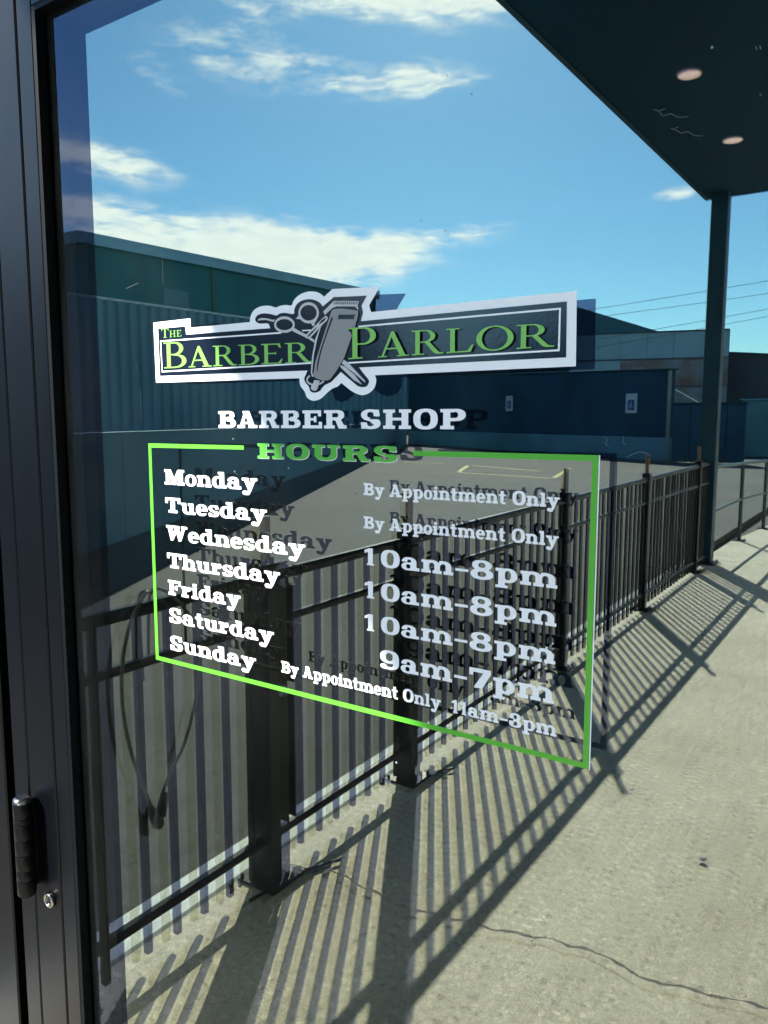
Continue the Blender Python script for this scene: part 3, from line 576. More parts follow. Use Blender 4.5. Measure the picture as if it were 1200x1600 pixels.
def pictogram(mb, o, ex, ez, s):
    """plain wheelchair figure: head, trunk, leg and wheel ring, in the wall's plane"""
    def pt(u, v, h): return tuple(o + ex * u * s + ez * v * s + nn_ * h)
    def blob(u, v, r, r0=None, seg=14):
        for k in range(seg):
            a, b = k / seg * 6.283, (k + 1) / seg * 6.283; r_ = r0 or 0
            q = [pt(u + math.cos(t) * rr, v + math.sin(t) * rr, .012) for t, rr in ((a, r), (b, r), (b, r_), (a, r_))]
            mb.add(q if r_ else q[:3], [(0, 1, 2, 3)] if r_ else [(0, 1, 2)])
    blob(-.05, .36, .07); blob(.0, -.12, .26, .18)
    for q in ([(-.10, .27), (.0, .27), (.02, -.02), (-.08, -.02)], [(-.06, .14), (.18, .14), (.18, .08), (-.06, .08)], [(-.04, .0), (.22, .0), (.30, -.28), (.22, -.30), (.15, -.08), (-.04, -.08)]): mb.add([pt(u, v, .0135) for u, v in q], [tuple(range(len(q)))])
for (x, d, z, lab) in ((-17.15, 37.5, 2.42, "white accessible parking sign on the navy wall, the farther one near the wall's middle"), (-9.15, 31.77, 2.21, "white accessible parking sign on the navy wall, the one near its pale end")):
    t = ((Vector(P(x, d)) - nA).dot(nd)) / (nB - nA).length; c = npt(t, z, .04); s = empty("parking_sign", c); tag(s, lab, "sign", "accessible parking signs on the navy wall")
    ex, ez = nd, Vector((0, 0, 1)); w, h = .34, .39
    part("plate", MB().prism([tuple(c - ex * w - ez * h), tuple(c + ex * w - ez * h), tuple(c + ex * w + ez * h), tuple(c - ex * w + ez * h)], nn_ * -.03), M_white, s)
    q = c - ez * .06 + nn_ * .008; part("symbol_field", MB().prism([tuple(q + ex * a * .2 + ez * b * .2) for a, b in ((-1, -1), (1, -1), (1, 1), (-1, 1))], nn_ * -.006), M_blue, s)
    mb = MB(); pictogram(mb, q, -ex if ex.x > 0 else ex, ez, .36); part("symbol", mb, M_white, s)
# white sloping lean-to seen past the wall's end, dark gates and a slate block to the right
lt = MB().prism([P(-9.1, 38.5, 1.9), P(-7.9, 38.5, 2.3), P(-9.1, 38.5, 3.0)], (0, -.3, 0)); o = lt.build("shelter_roof", M_paleedge); tag(o, "small pale sloping roof peeking out past the end of the navy wall", "roof")
dg = empty("dark_gate", P(-6, 30, 0)); tag(dg, "dark navy solid gate beyond the lot, left of the canopy column", "gate")
for i in range(4):
    x0, x1 = -7.02 + i * .62, -7.02 + (i + 1) * .62 - .02; part("gate_panel", MB().bevbox(P(x0, 29.6, .02), P(x1, 29.75, 2.10), .02), M_navy, dg)
part("gate_top", MB().bevbox(P(-7.06, 29.55, 2.102), P(-4.5, 29.8, 2.17), .02), M_lowdark, dg)
sb = empty("slate_block", P(-4.5, 35, 0)); tag(sb, "plain slate grey block wall at the right edge of the lot", "wall")
part("wall", MB().bevbox(P(-5.60, 35.4, 0), P(4, 38.5, 2.34), .03), M_lowgrey, sb); part("coping", MB().bevbox(P(-5.65, 35.35, 2.342), P(4, 38.5, 2.42), .02), M_navygrey, sb)
db = MB().bevbox(P(-8.9, 36.2, 0), P(-5.62, 38.5, 2.25), .03).build("dark_block", M_navy); tag(db, "dark navy wall between the gate and the slate grey block", "wall")

# far buildings
pb = empty("panel_building", P(-18, 68, 0)); tag(pb, "weathered building of pale blue grey panels with rusty brown patches", "building")
pa, pbb = (-24.5, 65.9), (-12.15, 68.9)
random.seed(4)
rows = [(0, 2.2), (2.2, 4.4), (4.4, 6.7), (6.7, 8.95)]
for j, (z0, z1) in enumerate(rows):
    for i in range(6):
        t0, t1 = i / 6, (i + 1) / 6; q = lambda t: (pa[0] + (pbb[0] - pa[0]) * t, pa[1] + (pbb[1] - pa[1]) * t)
        m = M_panelblue if (i < 2 or j == 3) and j > 0 else M_panelwall
        part("panel", wbox(MB(), q(t0 + .0012), q(t1 - .0012), z0 + .012, z1 - .012, .25 + random.uniform(0, .02), -1), m, pb)
for z_ in (2.2, 4.4, 6.7, 8.93):
    part("ledge", wbox(MB(), (pa[0], pa[1] - .10), (pbb[0], pbb[1] - .10), z_ - .05, z_ + .05, .3, -1), M_dkbrown, pb)
part("shell", wbox(MB(), (pa[0], pa[1] + .12), (pbb[0], pbb[1] + .12), 0, 8.9, 14, -1), M_dkbrown, pb)
db2 = empty("brown_shed", P(-8, 72, 0)); tag(db2, "dark brown grey long shed beyond the panel building on the right", "shed")
part("wall", MB().add([P(-13, 73, 0), P(6, 73, 0), P(6, 73, 5.6), P(-13, 73, 7.35), P(-13, 85, 0), P(6, 85, 0), P(6, 85, 5.6), P(-13, 85, 7.35)], [(0, 1, 2, 3), (7, 6, 5, 4), (0, 4, 5, 1), (1, 5, 6, 2), (2, 6, 7, 3), (3, 7, 4, 0)]), M_dkbrown, db2)
part("roof", MB().prism([P(-13.1, 72.9, 7.36), P(6.1, 72.9, 5.61), P(6.1, 85, 5.61), P(-13.1, 85, 7.36)], (0, 0, .12)), M_roofdark, db2)
gb = empty("gabled_barn", P(-25, 78, 0)); tag(gb, "building with a long dark sloping roof rising behind the panel building", "building")
kx = 80 / 70
part("wall", MB().prism([P(-66, 79, 0), P(-12, 79, 0), P(-12, 95, 0), P(-66, 95, 0)], (0, 0, 7.3)), M_roofdark, gb)
part("roof", MB().prism([P(-41, 78.5, 7.35), P(-13, 78.5, 7.35), P(-17.6, 78.5, 9.2), P(-28.4, 78.5, 13.1), P(-30, 78.5, 13.1)], (0, -16, 0)), M_roofdark, gb)

# bare trees
def tree(base, h, seedv, label):
    random.seed(seedv); r = empty("bare_tree", base); tag(r, label, "tree")
    trunk = MB(); tw = MB()
    def grow(p, d, L_, rad_, lvl):
        q = p + d * L_; (trunk if lvl < 2 else tw).tube([tuple(p), tuple(q)], [rad_, rad_ * .65], 5 if lvl < 3 else 3, cap=False)
        if lvl >= 5: return
        for _ in range(random.choice((2, 3, 3))):
            nd_ = (d + Vector((random.uniform(-.6, .6), random.uniform(-.6, .6), random.uniform(-.05, .5)))).normalized(); grow(q, nd_, L_ * random.uniform(.6, .8), rad_ * .6, lvl + 1)
    grow(Vector(base), Vector((0, 0, 1)), h * .32, h * .011, 0)
    part("trunk", trunk, M_bark, r); part("crown", tw, M_bark, r)
for X, D, h, s, lab in ((-66, 70, 19.0, 3, "faint bare treetop just above the warehouse roof, left one"), (-64, 73, 18.2, 5, "faint bare treetop just above the warehouse roof, right one"), (-12.3, 92, 9.0, 8, "bare twiggy tree above the brown shed, left one"), (-9.2, 92, 8.6, 9, "bare twiggy tree above the brown shed, right one")):
    tree(P(X, D, 0), h, s, lab)

# power lines between two poles
def pole(X, D, h, lab):
    r = empty("utility_pole", P(X, D, 0)); tag(r, lab, "utility pole"); part("pole", MB().tube([P(X, D, 0), P(X, D, h)], [.16, .11], 10), M_bark, r); part("crossarm", MB().box(P(X - .06, D - 1.1, h - 1.0), P(X + .06, D + 1.1, h - .85)), M_bark, r)
LP = {0: ((-11.25, 33.14, 6.32), (-4.81, 34.67, 7.1)), 1: ((-10.5, 33.39, 6.05), (-4.78, 34.67, 6.61)), 2: ((-9.23, 33.76, 5.33), (-4.75, 34.68, 6.01)), 3: ((-8.2, 33.9, 5.15), (-4.75, 34.68, 5.72))}
for k, lab in enumerate(("topmost power line crossing the pale sky beside the column", "second power line from the top crossing the sky", "third power line from the top crossing the sky", "lowest power line, just above the distant roofs")):
    a, b = map(np.array, LP[k]); d = (b - a) / np.linalg.norm(b - a); pts = []
    for t in np.linspace(-10, 24, 18): q = a + d * t; pts.append(P(q[0], q[1], q[2] - .35 * (1 - ((t - 4) / 16) ** 2) + .28))
    tag(MB().tube(pts, .010, 6).build("power_line", M_wire), lab, "cable", "power lines over the lot")
pole(18.3, 40.4, 10.5, "wooden utility pole standing to the right of the lot")
# ------------------------------------------------------------------ vinyl lettering and logo on the outside of the glass
# glyphs are drawn as unions and cuts of simple shapes (cap height 1), contoured, and cut out of thin film
RES = 110
class Glyph:
    def __init__(s, w, lo=-.34, hi=1.06):
        s.w = w; s.lo = lo; nx = int((w + .16) * RES); nz = int((hi - lo) * RES); s.x, s.z = np.meshgrid(-.08 + (np.arange(nx) + .5) / RES, lo + (np.arange(nz) + .5) / RES); s.m = np.zeros_like(s.x, bool)
    def _put(s, q, cut): s.m = (s.m & ~q) if cut else (s.m | q); return s
    def box(s, x0, z0, x1, z1, cut=False): return s._put((s.x >= x0) & (s.x <= x1) & (s.z >= z0) & (s.z <= z1), cut)
    def poly(s, pts, cut=False):
        q = np.zeros_like(s.m); n = len(pts)
        for i in range(n):
            (xa, za), (xb, zb) = pts[i], pts[(i + 1) % n]
            if za == zb: continue
            q ^= ((s.z > min(za, zb)) & (s.z <= max(za, zb)) & (s.x < xa + (s.z - za) * (xb - xa) / (zb - za)))
        return s._put(q, cut)
    def ell(s, cx, cz, rx, rz, e=2.0, cut=False, clip=None):
        q = np.abs((s.x - cx) / rx) ** e + np.abs((s.z - cz) / rz) ** e <= 1
        if clip: q &= (s.x >= clip[0]) & (s.z >= clip[1]) & (s.x <= clip[2]) & (s.z <= clip[3])
        return s._put(q, cut)
    def ring(s, cx, cz, rx, rz, tx, tz, e=2.0, clip=None):
        q = (np.abs((s.x - cx) / rx) ** e + np.abs((s.z - cz) / rz) ** e <= 1) & ~(np.abs((s.x - cx) / (rx - tx)) ** e + np.abs((s.z - cz) / (rz - tz)) ** e <= 1)
        if clip: q &= (s.x >= clip[0]) & (s.z >= clip[1]) & (s.x <= clip[2]) & (s.z <= clip[3])
        return s._put(q, False)
    def loops(s):
        a = s.m.astype(float); a = np.pad(a, 2)
        for _ in range(2): a[1:-1, 1:-1] = (4 * a[1:-1, 1:-1] + 2 * (a[:-2, 1:-1] + a[2:, 1:-1] + a[1:-1, :-2] + a[1:-1, 2:]) + a[:-2, :-2] + a[2:, 2:] + a[:-2, 2:] + a[2:, :-2]) / 16
        seg = {}; b = a > .5; c = b[:-1, :-1] * 1 + b[:-1, 1:] * 2 + b[1:, 1:] * 4 + b[1:, :-1] * 8
        js, is_ = np.nonzero((c > 0) & (c < 15))
        T = {1: [(3, 0)], 2: [(0, 1)], 3: [(3, 1)], 4: [(1, 2)], 5: [(3, 0), (1, 2)], 6: [(0, 2)], 7: [(3, 2)], 8: [(2, 3)], 9: [(2, 0)], 10: [(0, 1), (2, 3)], 11: [(2, 1)], 12: [(1, 3)], 13: [(1, 0)], 14: [(0, 3)]}
        pos = {}
        def key(j, i, e): return (('h', j, i), ('v', j, i + 1), ('h', j + 1, i), ('v', j, i))[e]
        def point(k):
            t, j, i = k
            if k not in pos:
                p, q = a[j, i], (a[j, i + 1] if t == 'h' else a[j + 1, i]); f = (.5 - p) / (q - p); pos[k] = (i + f, j) if t == 'h' else (i, j + f)
            return pos[k]
        for j, i in zip(js, is_):
            for e0, e1 in T[int(c[j, i])]: seg[key(j, i, e0)] = key(j, i, e1)
        out = []
        while seg:
            k0 = next(iter(seg)); lp = [k0]; k = seg.pop(k0)
            while k != k0 and k in seg: lp.append(k); k = seg.pop(k)
            pts = [point(k) for k in lp]
            pts = [(-.08 + (x - 2 + .5) / RES, s.lo + (z - 2 + .5) / RES) for x, z in pts]
            if len(pts) > 7: out.append(simplify(pts, .0042))
        return out
def simplify(p, tol):
    p = np.array(p); n = len(p); far = int(np.argmax(((p - p[0]) ** 2).sum(1)))
    def dp(i, j):
        if j - i < 2: return [i]
        a, b = p[i % n], p[j % n]; q = p[[k % n for k in range(i + 1, j)]]; d = b - a; L_ = np.hypot(*d) or 1e-9
        e = np.abs((q[:, 0] - a[0]) * d[1] - (q[:, 1] - a[1]) * d[0]) / L_; k = int(np.argmax(e))
        return [i] if e[k] < tol else dp(i, i + 1 + k) + dp(i + 1 + k, j)
    return [tuple(p[k % n]) for k in dp(0, far) + dp(far, n)]

T_, S_ = .165, .27            # slab thickness, stem width
def slab(ch):
    t, s = T_, S_
    if ch == 'M':
        g = Glyph(1.36); g.box(.10, 0, .34, 1).box(.98, 0, 1.26, 1).box(0, 0, .46, t).box(.84, 0, 1.36, t).box(0, 1 - t, .36, 1).box(1.0, 1 - t, 1.36, 1)
        g.poly([(.12, 1), (.44, 1), (.78, .18), (.60, 0), (.54, 0)]).poly([(1.24, 1), (.92, 1), (.56, .18), (.60, 0), (.74, 0)]); g.poly([(.46, .0), (.54, 0), (.335, .55), (.335, .17), (.46, .17)], True).poly([(.84, 0), (.76, 0), (.985, .55), (.985, .17), (.84, .17)], True)
    elif ch == 'o': g = Glyph(.74); g.ring(.37, .35, .37, .38, .235, .13, 2.2)
    elif ch in 'nm':
        w = .92 if ch == 'n' else 1.42; g = Glyph(w); g.box(.09, 0, .34, .71).box(0, 0, .43, t).box(0, .71 - .15, .3, .71)
        for k, x in enumerate((.5,) if ch == 'n' else (.5, 1.0)):
            xr = x + .09; g.ring(x - .03, .42, .37, .31, .25, .155, 2.2, clip=(x - .20, .42, 3, 2)).box(xr, 0, xr + .25, .43)
            if ch == 'n' or k == 1: g.box(xr - .09, 0, xr + .33, t)
            else: g.box(xr - .08, 0, xr + .32, t)
    elif ch == 'd':
        g = Glyph(.90); g.ring(.38, .355, .38, .375, .25, .13, 2.2, clip=(-1, -1, .56, 2)).box(.48, 0, .76, 1).box(.38, 1 - .15, .6, 1).box(.6, 0, .90, t)
    elif ch == 'a':
        g = Glyph(.84); g.ring(.36, .46, .34, .275, .24, .13, 2.3, clip=(.0, .46, 1, 2)).box(.44, .0, .70, .47).box(.6, 0, .84, t).ring(.32, .21, .32, .225, .22, .10, 2.2, clip=(-1, -1, .52, 1)).box(.04, .46, .27, .55).box(.30, .335, .5, .435)
    elif ch == 'y':
        g = Glyph(.90); g.poly([(.06, .71), (.34, .71), (.56, .22), (.44, -.02), (.38, -.02)]).poly([(.84, .71), (.62, .71), (.34, -.06), (.22, -.30), (.40, -.32), (.52, -.10)]).box(0, .56, .42, .71).box(.52, .56, .90, .71).ell(.17, -.19, .15, .13).box(.17, -.32, .36, -.20)
    elif ch == 'T': g = Glyph(1.0); g.box(.36, 0, .64, 1).box(.2, 0, .80, t).box(0, 1 - t, 1, 1).box(0, .62, .17, 1).box(.83, .62, 1, 1)
    elif ch == 'u': g = Glyph(.92); g.box(.09, .25, .34, .71).box(0, .56, .3, .71).ring(.46, .30, .37, .32, .25, .155, 2.2, clip=(-1, -1, .62, .30)).box(.55, 0, .80, .71).box(.46, .56, .7, .71).box(.7, 0, .92, .15)
    elif ch == 'e': g = Glyph(.72); g.ring(.36, .35, .36, .375, .245, .13, 2.2).box(.4, .14, .8, .29, True).box(.14, .29, .70, .42).box(.23, .29, .72, .305, False)
    elif ch == 's':
        g = Glyph(.66); g.ring(.33, .52, .31, .205, .21, .11, 2.2, clip=(-1, .36, 1, 2)).box(.36, .34, .8, .50, True).ring(.33, .20, .33, .215, .22, .12, 2.2, clip=(-1, -1, 1, .37)).box(-.1, .21, .27, .40, True); g.poly([(.02, .50), (.23, .36), (.50, .31), (.66, .20), (.44, .14), (.30, .27), (.10, .35)]); g.box(.46, .48, .60, .71).box(.04, 0, .17, .22)
    elif ch == 'W':
        g = Glyph(1.42); g.poly([(.08, 1), (.36, 1), (.52, .38), (.60, .38), (.78, 1), (.64, 1), (.42, 0), (.30, 0)]).poly([(.56, 1), (.82, 1), (1.0, .38), (1.04, .38), (1.30, 1), (1.14, 1), (.96, 0), (.84, 0)]).poly([(.28, .0), (.46, 0), (.78, .8), (.66, 1)]).poly([(.80, .0), (1.0, 0), (1.32, 1), (1.12, 1)]); g.box(0, 1 - t, .48, 1).box(.50, 1 - t, .90, 1).box(1.02, 1 - t, 1.42, 1)
    elif ch == 'h': g = Glyph(.92); g.box(.09, 0, .34, 1).box(0, 0, .43, t).box(0, .85, .3, 1).ring(.47, .42, .37, .31, .25, .155, 2.2, clip=(.30, .42, 3, 2)).box(.59, 0, .84, .43).box(.50, 0, .92, t)
    elif ch == 'r': g = Glyph(.66); g.box(.09, 0, .34, .71).box(0, 0, .50, t).box(0, .56, .3, .71).ring(.54, .40, .28, .32, .22, .16, 2.2, clip=(.3, .40, .54, 2)).box(.50, .54, .62, .72).ell(.53, .56, .12, .13)
    elif ch == 'F': g = Glyph(.90); g.box(.12, 0, .40, 1).box(0, 0, .54, t).box(0, 1 - t, .90, 1).box(.74, .66, .90, 1).box(.35, .44, .66, .57).box(.56, .34, .66, .68)
    elif ch == 'i': g = Glyph(.46); g.box(.11, 0, .36, .71).box(0, 0, .46, t).box(0, .56, .3, .71).box(.10, .80, .36, 1)
    elif ch == 'l': g = Glyph(.46); g.box(.11, 0, .36, 1).box(0, 0, .46, t).box(0, .85, .3, 1)
    elif ch == 'S':
        g = Glyph(.92); g.ring(.45, .73, .42, .29, .27, .14, 2.3, clip=(-1, .52, 2, 2)).box(.46, .50, 1.2, .66, True).ring(.46, .28, .44, .30, .28, .15, 2.3, clip=(-1, -1, 2, .50)).box(-.1, .33, .42, .52, True); g.poly([(.03, .70), (.31, .52), (.66, .46), (.90, .30), (.60, .22), (.44, .38), (.16, .48)]); g.box(.68, .64, .84, 1).box(.04, 0, .20, .34)
    elif ch == 't': g = Glyph(.58); g.box(.14, .22, .39, .95).box(0, .57, .54, .71).ring(.40, .22, .26, .235, .22, .14, 2.2, clip=(-1, -1, .42, .22)).box(.38, -.012, .56, .13).poly([(.14, .71), (.39, .71), (.39, .98)])
    elif ch == 'B': g = Glyph(1.02); g.box(.12, 0, .40, 1).box(0, 0, .56, t).box(0, 1 - t, .56, 1).ring(.58, .745, .36, .255, .27, .15, 2.4, clip=(.5, 0, 2, 2)).ring(.60, .275, .42, .275, .29, .155, 2.4, clip=(.5, -1, 2, 2)).box(.35, .44, .62, .58).box(.35, 0, .62, .155).box(.35, .85, .60, 1)
    elif ch == 'A': g = Glyph(1.12); g.poly([(.40, 1), (.68, 1), (1.02, 0), (.70, 0), (.49, .70), (.27, 0), (.10, 0)]).box(.26, .22, .76, .35).box(0, 0, .42, t).box(.62, 0, 1.12, t).box(.30, .87, .6, 1)
    elif ch == 'p': g = Glyph(.90); g.box(.12, -.30, .38, .71).box(0, -.31, .50, -.17).box(0, .56, .3, .71).ring(.50, .355, .38, .375, .25, .13, 2.2, clip=(.34, -1, 2, 2))
    elif ch == 'O': g = Glyph(1.0); g.ring(.50, .50, .50, .52, .29, .16, 2.5)
    elif ch == 'R': g = Glyph(1.08); g.box(.12, 0, .40, 1).box(0, 0, .52, t).box(0, 1 - t, .56, 1).ring(.58, .725, .39, .275, .28, .15, 2.4, clip=(.5, 0, 2, 2)).box(.35, .45, .62, .60).box(.35, .85, .60, 1).poly([(.54, .58), (.80, .50), (.98, .12), (.70, .02), (.56, .42), (.46, .46)]).box(.72, 0, 1.08, t)
    elif ch == 'H': g = Glyph(1.20); g.box(.12, 0, .40, 1).box(.80, 0, 1.08, 1).box(.3, .43, .9, .58); [g.box(x, z, x + .52, z + t) for x in (0, .68) for z in (0, 1 - t)]
    elif ch == 'P': g = Glyph(1.02); g.box(.12, 0, .40, 1).box(0, 0, .56, t).box(0, 1 - t, .56, 1).ring(.58, .70, .42, .30, .29, .15, 2.4, clip=(.5, 0, 2, 2)).box(.35, .40, .62, .55).box(.35, .85, .60, 1)
    elif ch == 'E': g = Glyph(.98); g.box(.12, 0, .40, 1).box(0, 0, .98, t).box(0, 1 - t, .94, 1).box(.82, 0, .98, .36).box(.78, .66, .94, 1).box(.35, .43, .70, .57).box(.58, .33, .70, .67)
    elif ch == 'U': g = Glyph(1.16); g.box(.12, .35, .40, 1).box(.80, .35, 1.04, 1).ring(.58, .38, .46, .40, .28, .20, 2.5, clip=(-1, -1, 2, .38)).box(0, 1 - t, .54, 1).box(.66, 1 - t, 1.16, 1)
    elif ch == '1': g = Glyph(.50); g.box(.18, 0, .42, 1).poly([(.0, .70), (.18, .76), (.42, 1.0), (.24, 1.0), (.0, .86)]).box(.12, 0, .48, .10)
    elif ch == '0': g = Glyph(.90); g.ring(.45, .50, .45, .52, .28, .14, 2.5)
    elif ch == '8': g = Glyph(.94); g.ring(.47, .745, .41, .27, .26, .13, 2.3).ring(.47, .27, .47, .29, .29, .14, 2.3).box(.3, .46, .64, .56)
    elif ch == '9': g = Glyph(.92); g.ring(.45, .66, .45, .36, .28, .14, 2.4).ring(.46, .36, .46, .38, .26, .14, 2.4, clip=(.46, -1, 2, .5)).box(.63, .34, .92, .68).box(.20, -.02, .50, .12).ell(.18, .12, .17, .14)
    elif ch == '7': g = Glyph(.90); g.box(0, .80, .90, 1).box(0, .62, .16, 1).poly([(.62, .84), (.90, .84), (.90, .78), (.54, 0), (.20, 0), (.24, .12)])
    elif ch == '3': g = Glyph(.88); g.ring(.42, .74, .40, .275, .27, .13, 2.3, clip=(-1, .48, 2, 2)).ring(.42, .27, .45, .29, .29, .14, 2.3, clip=(-1, -1, 2, .50)).box(-.1, .42, .28, .60, True).box(.28, .44, .58, .56).ell(.17, .72, .14, .12).ell(.16, .26, .15, .13)
    elif ch == '-': g = Glyph(.66); g.box(.05, .30, .61, .44)
    return g
def serif(ch):
    """light bracketed capitals"""
    t = .045; s = .14
    if ch == 'T': g = Glyph(.86); g.box(.36, 0, .50, 1).box(.22, 0, .64, t).box(0, .945, .86, 1).poly([(0, 1), (0, .74), (.035, .74), (.09, .945), (.09, 1)]).poly([(.86, 1), (.86, .74), (.825, .74), (.77, .945), (.77, 1)])
    elif ch == 'H': g = Glyph(1.0); g.box(.12, 0, .26, 1).box(.74, 0, .88, 1).box(.2, .49, .8, .54); [g.box(x, z, x + .38, z + t) for x in (0, .62) for z in (0, 1 - t)]
    elif ch == 'E': g = Glyph(.82); g.box(.12, 0, .26, 1).box(0, 0, .74, .055).box(0, .945, .70, 1).poly([(.74, 0), (.80, .24), (.76, .24), (.64, .05), (.5, .0)]).poly([(.70, 1), (.74, .77), (.70, .77), (.60, .945)]).box(.2, .49, .56, .54).poly([(.56, .64), (.56, .40), (.52, .49), (.52, .54)])
    elif ch == 'B': g = Glyph(.84); g.box(.12, 0, .26, 1).box(0, 0, .46, t).box(0, 1 - t, .46, 1).ring(.40, .755, .32, .245, .145, .045, 2.1, clip=(.38, 0, 2, 2)).ring(.42, .265, .40, .265, .155, .05, 2.1, clip=(.38, -1, 2, 2)).box(.2, .50, .46, .545)
    elif ch == 'A': g = Glyph(1.0); g.poly([(.43, 1.02), (.51, 1.02), (.90, 0), (.72, 0), (.435, .80), (.16, 0), (.10, 0)]).box(.22, .30, .72, .35).box(0, 0, .30, t).box(.60, 0, 1.0, t)
    elif ch == 'R': g = Glyph(.98); g.box(.12, 0, .26, 1).box(0, 0, .40, t).box(0, 1 - t, .46, 1).ring(.40, .745, .33, .255, .15, .045, 2.1, clip=(.38, 0, 2, 2)).box(.2, .49, .46, .535).poly([(.40, .51), (.56, .50), (.84, .08), (.98, .045), (.98, 0), (.78, 0), (.68, .06)])
    elif ch == 'P': g = Glyph(.76); g.box(.12, 0, .26, 1).box(0, 0, .40, t).box(0, 1 - t, .46, 1).ring(.40, .72, .36, .28, .155, .045, 2.1, clip=(.38, 0, 2, 2)).box(.24, .44, .46, .485)
    elif ch == 'L': g = Glyph(.80); g.box(.12, 0, .26, 1).box(0, 0, .72, .055).box(0, 1 - t, .40, 1).poly([(.72, 0), (.80, .30), (.75, .30), (.62, .055), (.5, .0)])
    elif ch == 'O': g = Glyph(1.02); g.ring(.51, .50, .51, .52, .155, .05, 2.05)
    return g
CACHE = {}
def outline(font, ch):
    k = (font.__name__, ch)
    if k not in CACHE: g = font(ch); CACHE[k] = (g.w, g.loops())
    return CACHE[k]
def film(mb, loops, y, th=.00018):
    """one flat cut shape with real thickness; loops in (x, z) metres: outer and holes"""
    area = lambda l: sum(a[0] * b[1] - b[0] * a[1] for a, b in zip(l, l[1:] + l[:1])) / 2
    L_ = [[Vector((p[0], 0, p[1])) for p in l] for l in loops]; flat = [p for l in L_ for p in l]; n = len(flat)
    tris = [t for t in tessellate_polygon(L_) if len(set(t)) == 3]
    v = [(p.x, y, p.z) for p in flat] + [(p.x, y + th, p.z) for p in flat]; f = [tuple(t) for t in tris] + [tuple(i + n for i in t) for t in tris]; k = 0
    for l in L_:
        m = len(l); f += [(k + i, k + (i + 1) % m, k + (i + 1) % m + n, k + i + n) for i in range(m)]; k += m
    mb.add(v, f)
def groups_of(loops):
    """split a glyph's loops into islands with their holes"""
    ar = lambda l: sum(a[0] * b[1] - b[0] * a[1] for a, b in zip(l, l[1:] + l[:1])) / 2
    def inside(p, l):
        c = False
        for (xa, za), (xb, zb) in zip(l, l[1:] + l[:1]):
            if (za > p[1]) != (zb > p[1]) and p[0] < xa + (p[1] - za) * (xb - xa) / (zb - za): c = not c
        return c
    big = sorted(loops, key=lambda l: -abs(ar(l))); out = []
    for l in big:
        for g in out:
            if inside(l[0], g[0]): g.append(l); break
        else: out.append([l])
    return out
def lettering(mb, text, font, quad, y, gap=.07, space=.5, kern=None, caps=None, grow=0):
    """quad: baseline-left, baseline-right, cap heights at left and right: ((x0, z0, h0), (x1, z1, h1)). caps: size of all but the first letter"""
    (x0, z0, h0), (x1, z1, h1) = quad; adv = 0; items = []
    for i, ch in enumerate(text):
        if ch == ' ': adv += space; continue
        k = 1 if (caps is None or i == 0) else caps; w, lp = outline(font, ch); items.append((adv, k, lp)); adv += w * k + gap * (1 if kern is None else kern.get(text[i:i + 2], 1))
    adv -= gap; sx = (x1 - x0) / adv
    for a, k, lp in items:
        for g in groups_of(lp):
            L_ = []
            for l in g:
                out = []
                for (gx, gz) in l:
                    u = a + gx * k; t = u / adv; h = h0 + (h1 - h0) * t; out.append((x0 + u * sx, z0 + (z1 - z0) * t + gz * k * h))
                L_.append(out)
            film(mb, L_, y)
YF = GLASS_Y - .0003
hd = empty("hours_decal", (-.43, YF, 1.357)); tag(hd, "opening hours decal, white day and time lettering in a green outline on the door glass", "decal")
def line(text, x0, x1, zb, h, gap=.07, space=.5, mat=None, parent=hd, zb1=None, h1=None, y=YF, label=None, font=slab, caps=None, kern=None):
    mb = MB(); lettering(mb, text, font, ((x0, zb, h), (x1, zb if zb1 is None else zb1, h if h1 is None else h1)), y, gap, space, kern, caps); o = part("lettering", mb, mat or V_white, parent)
    o['label'] = label or ('white lettering reading "%s"' % text); return o
for text, zb, xr in (("Monday", 1.4335, -.5142), ("Tuesday", 1.4037, -.5025), ("Wednesday", 1.3740, -.4554), ("Thursday", 1.3442, -.4871), ("Friday", 1.3145, -.5397), ("Saturday", 1.2840, -.4962), ("Sunday", 1.2533, -.5206)):
    line(text, -.6468, xr, zb, .0160, gap=.05)
for zb in (1.4357, 1.4064): line("By Appointment Only", -.3885, -.2092, zb, .0107, gap=.06, space=.42)
for zb in (1.3739, 1.3443, 1.3147): line("10am-8pm", -.3878, -.2092, zb, .0152, gap=.09, kern={'10': 3.6, 'm-': .5, '-8': .5})
line("9am-7pm", -.3712, -.2093, 1.2832, .0165, gap=.09, kern={'m-': .5, '-7': .5})
line("By Appointment Only", -.4870, -.3092, 1.2574, .0113, gap=.06, space=.42)
line("11am-3pm", -.2988, -.2067, 1.2574, .0113, gap=.07, kern={'11': 2.6, '1a': 1.8})
# heading: green letters on a slightly larger white film
mb = MB(); lettering(mb, "HOURS", slab, ((-.5128, 1.4648, .0142), (-.3530, 1.4653, .0136)), YF - .0004, .13); o = part("heading", mb, V_dkgreen, hd); o['label'] = 'dark green lettering reading "HOURS"'
mb = MB(); lettering(mb, "HOURS", slab, ((-.5122, 1.4643, .0142), (-.3524, 1.4648, .0136)), YF, .13); part("heading_shadow", mb, V_white, hd)
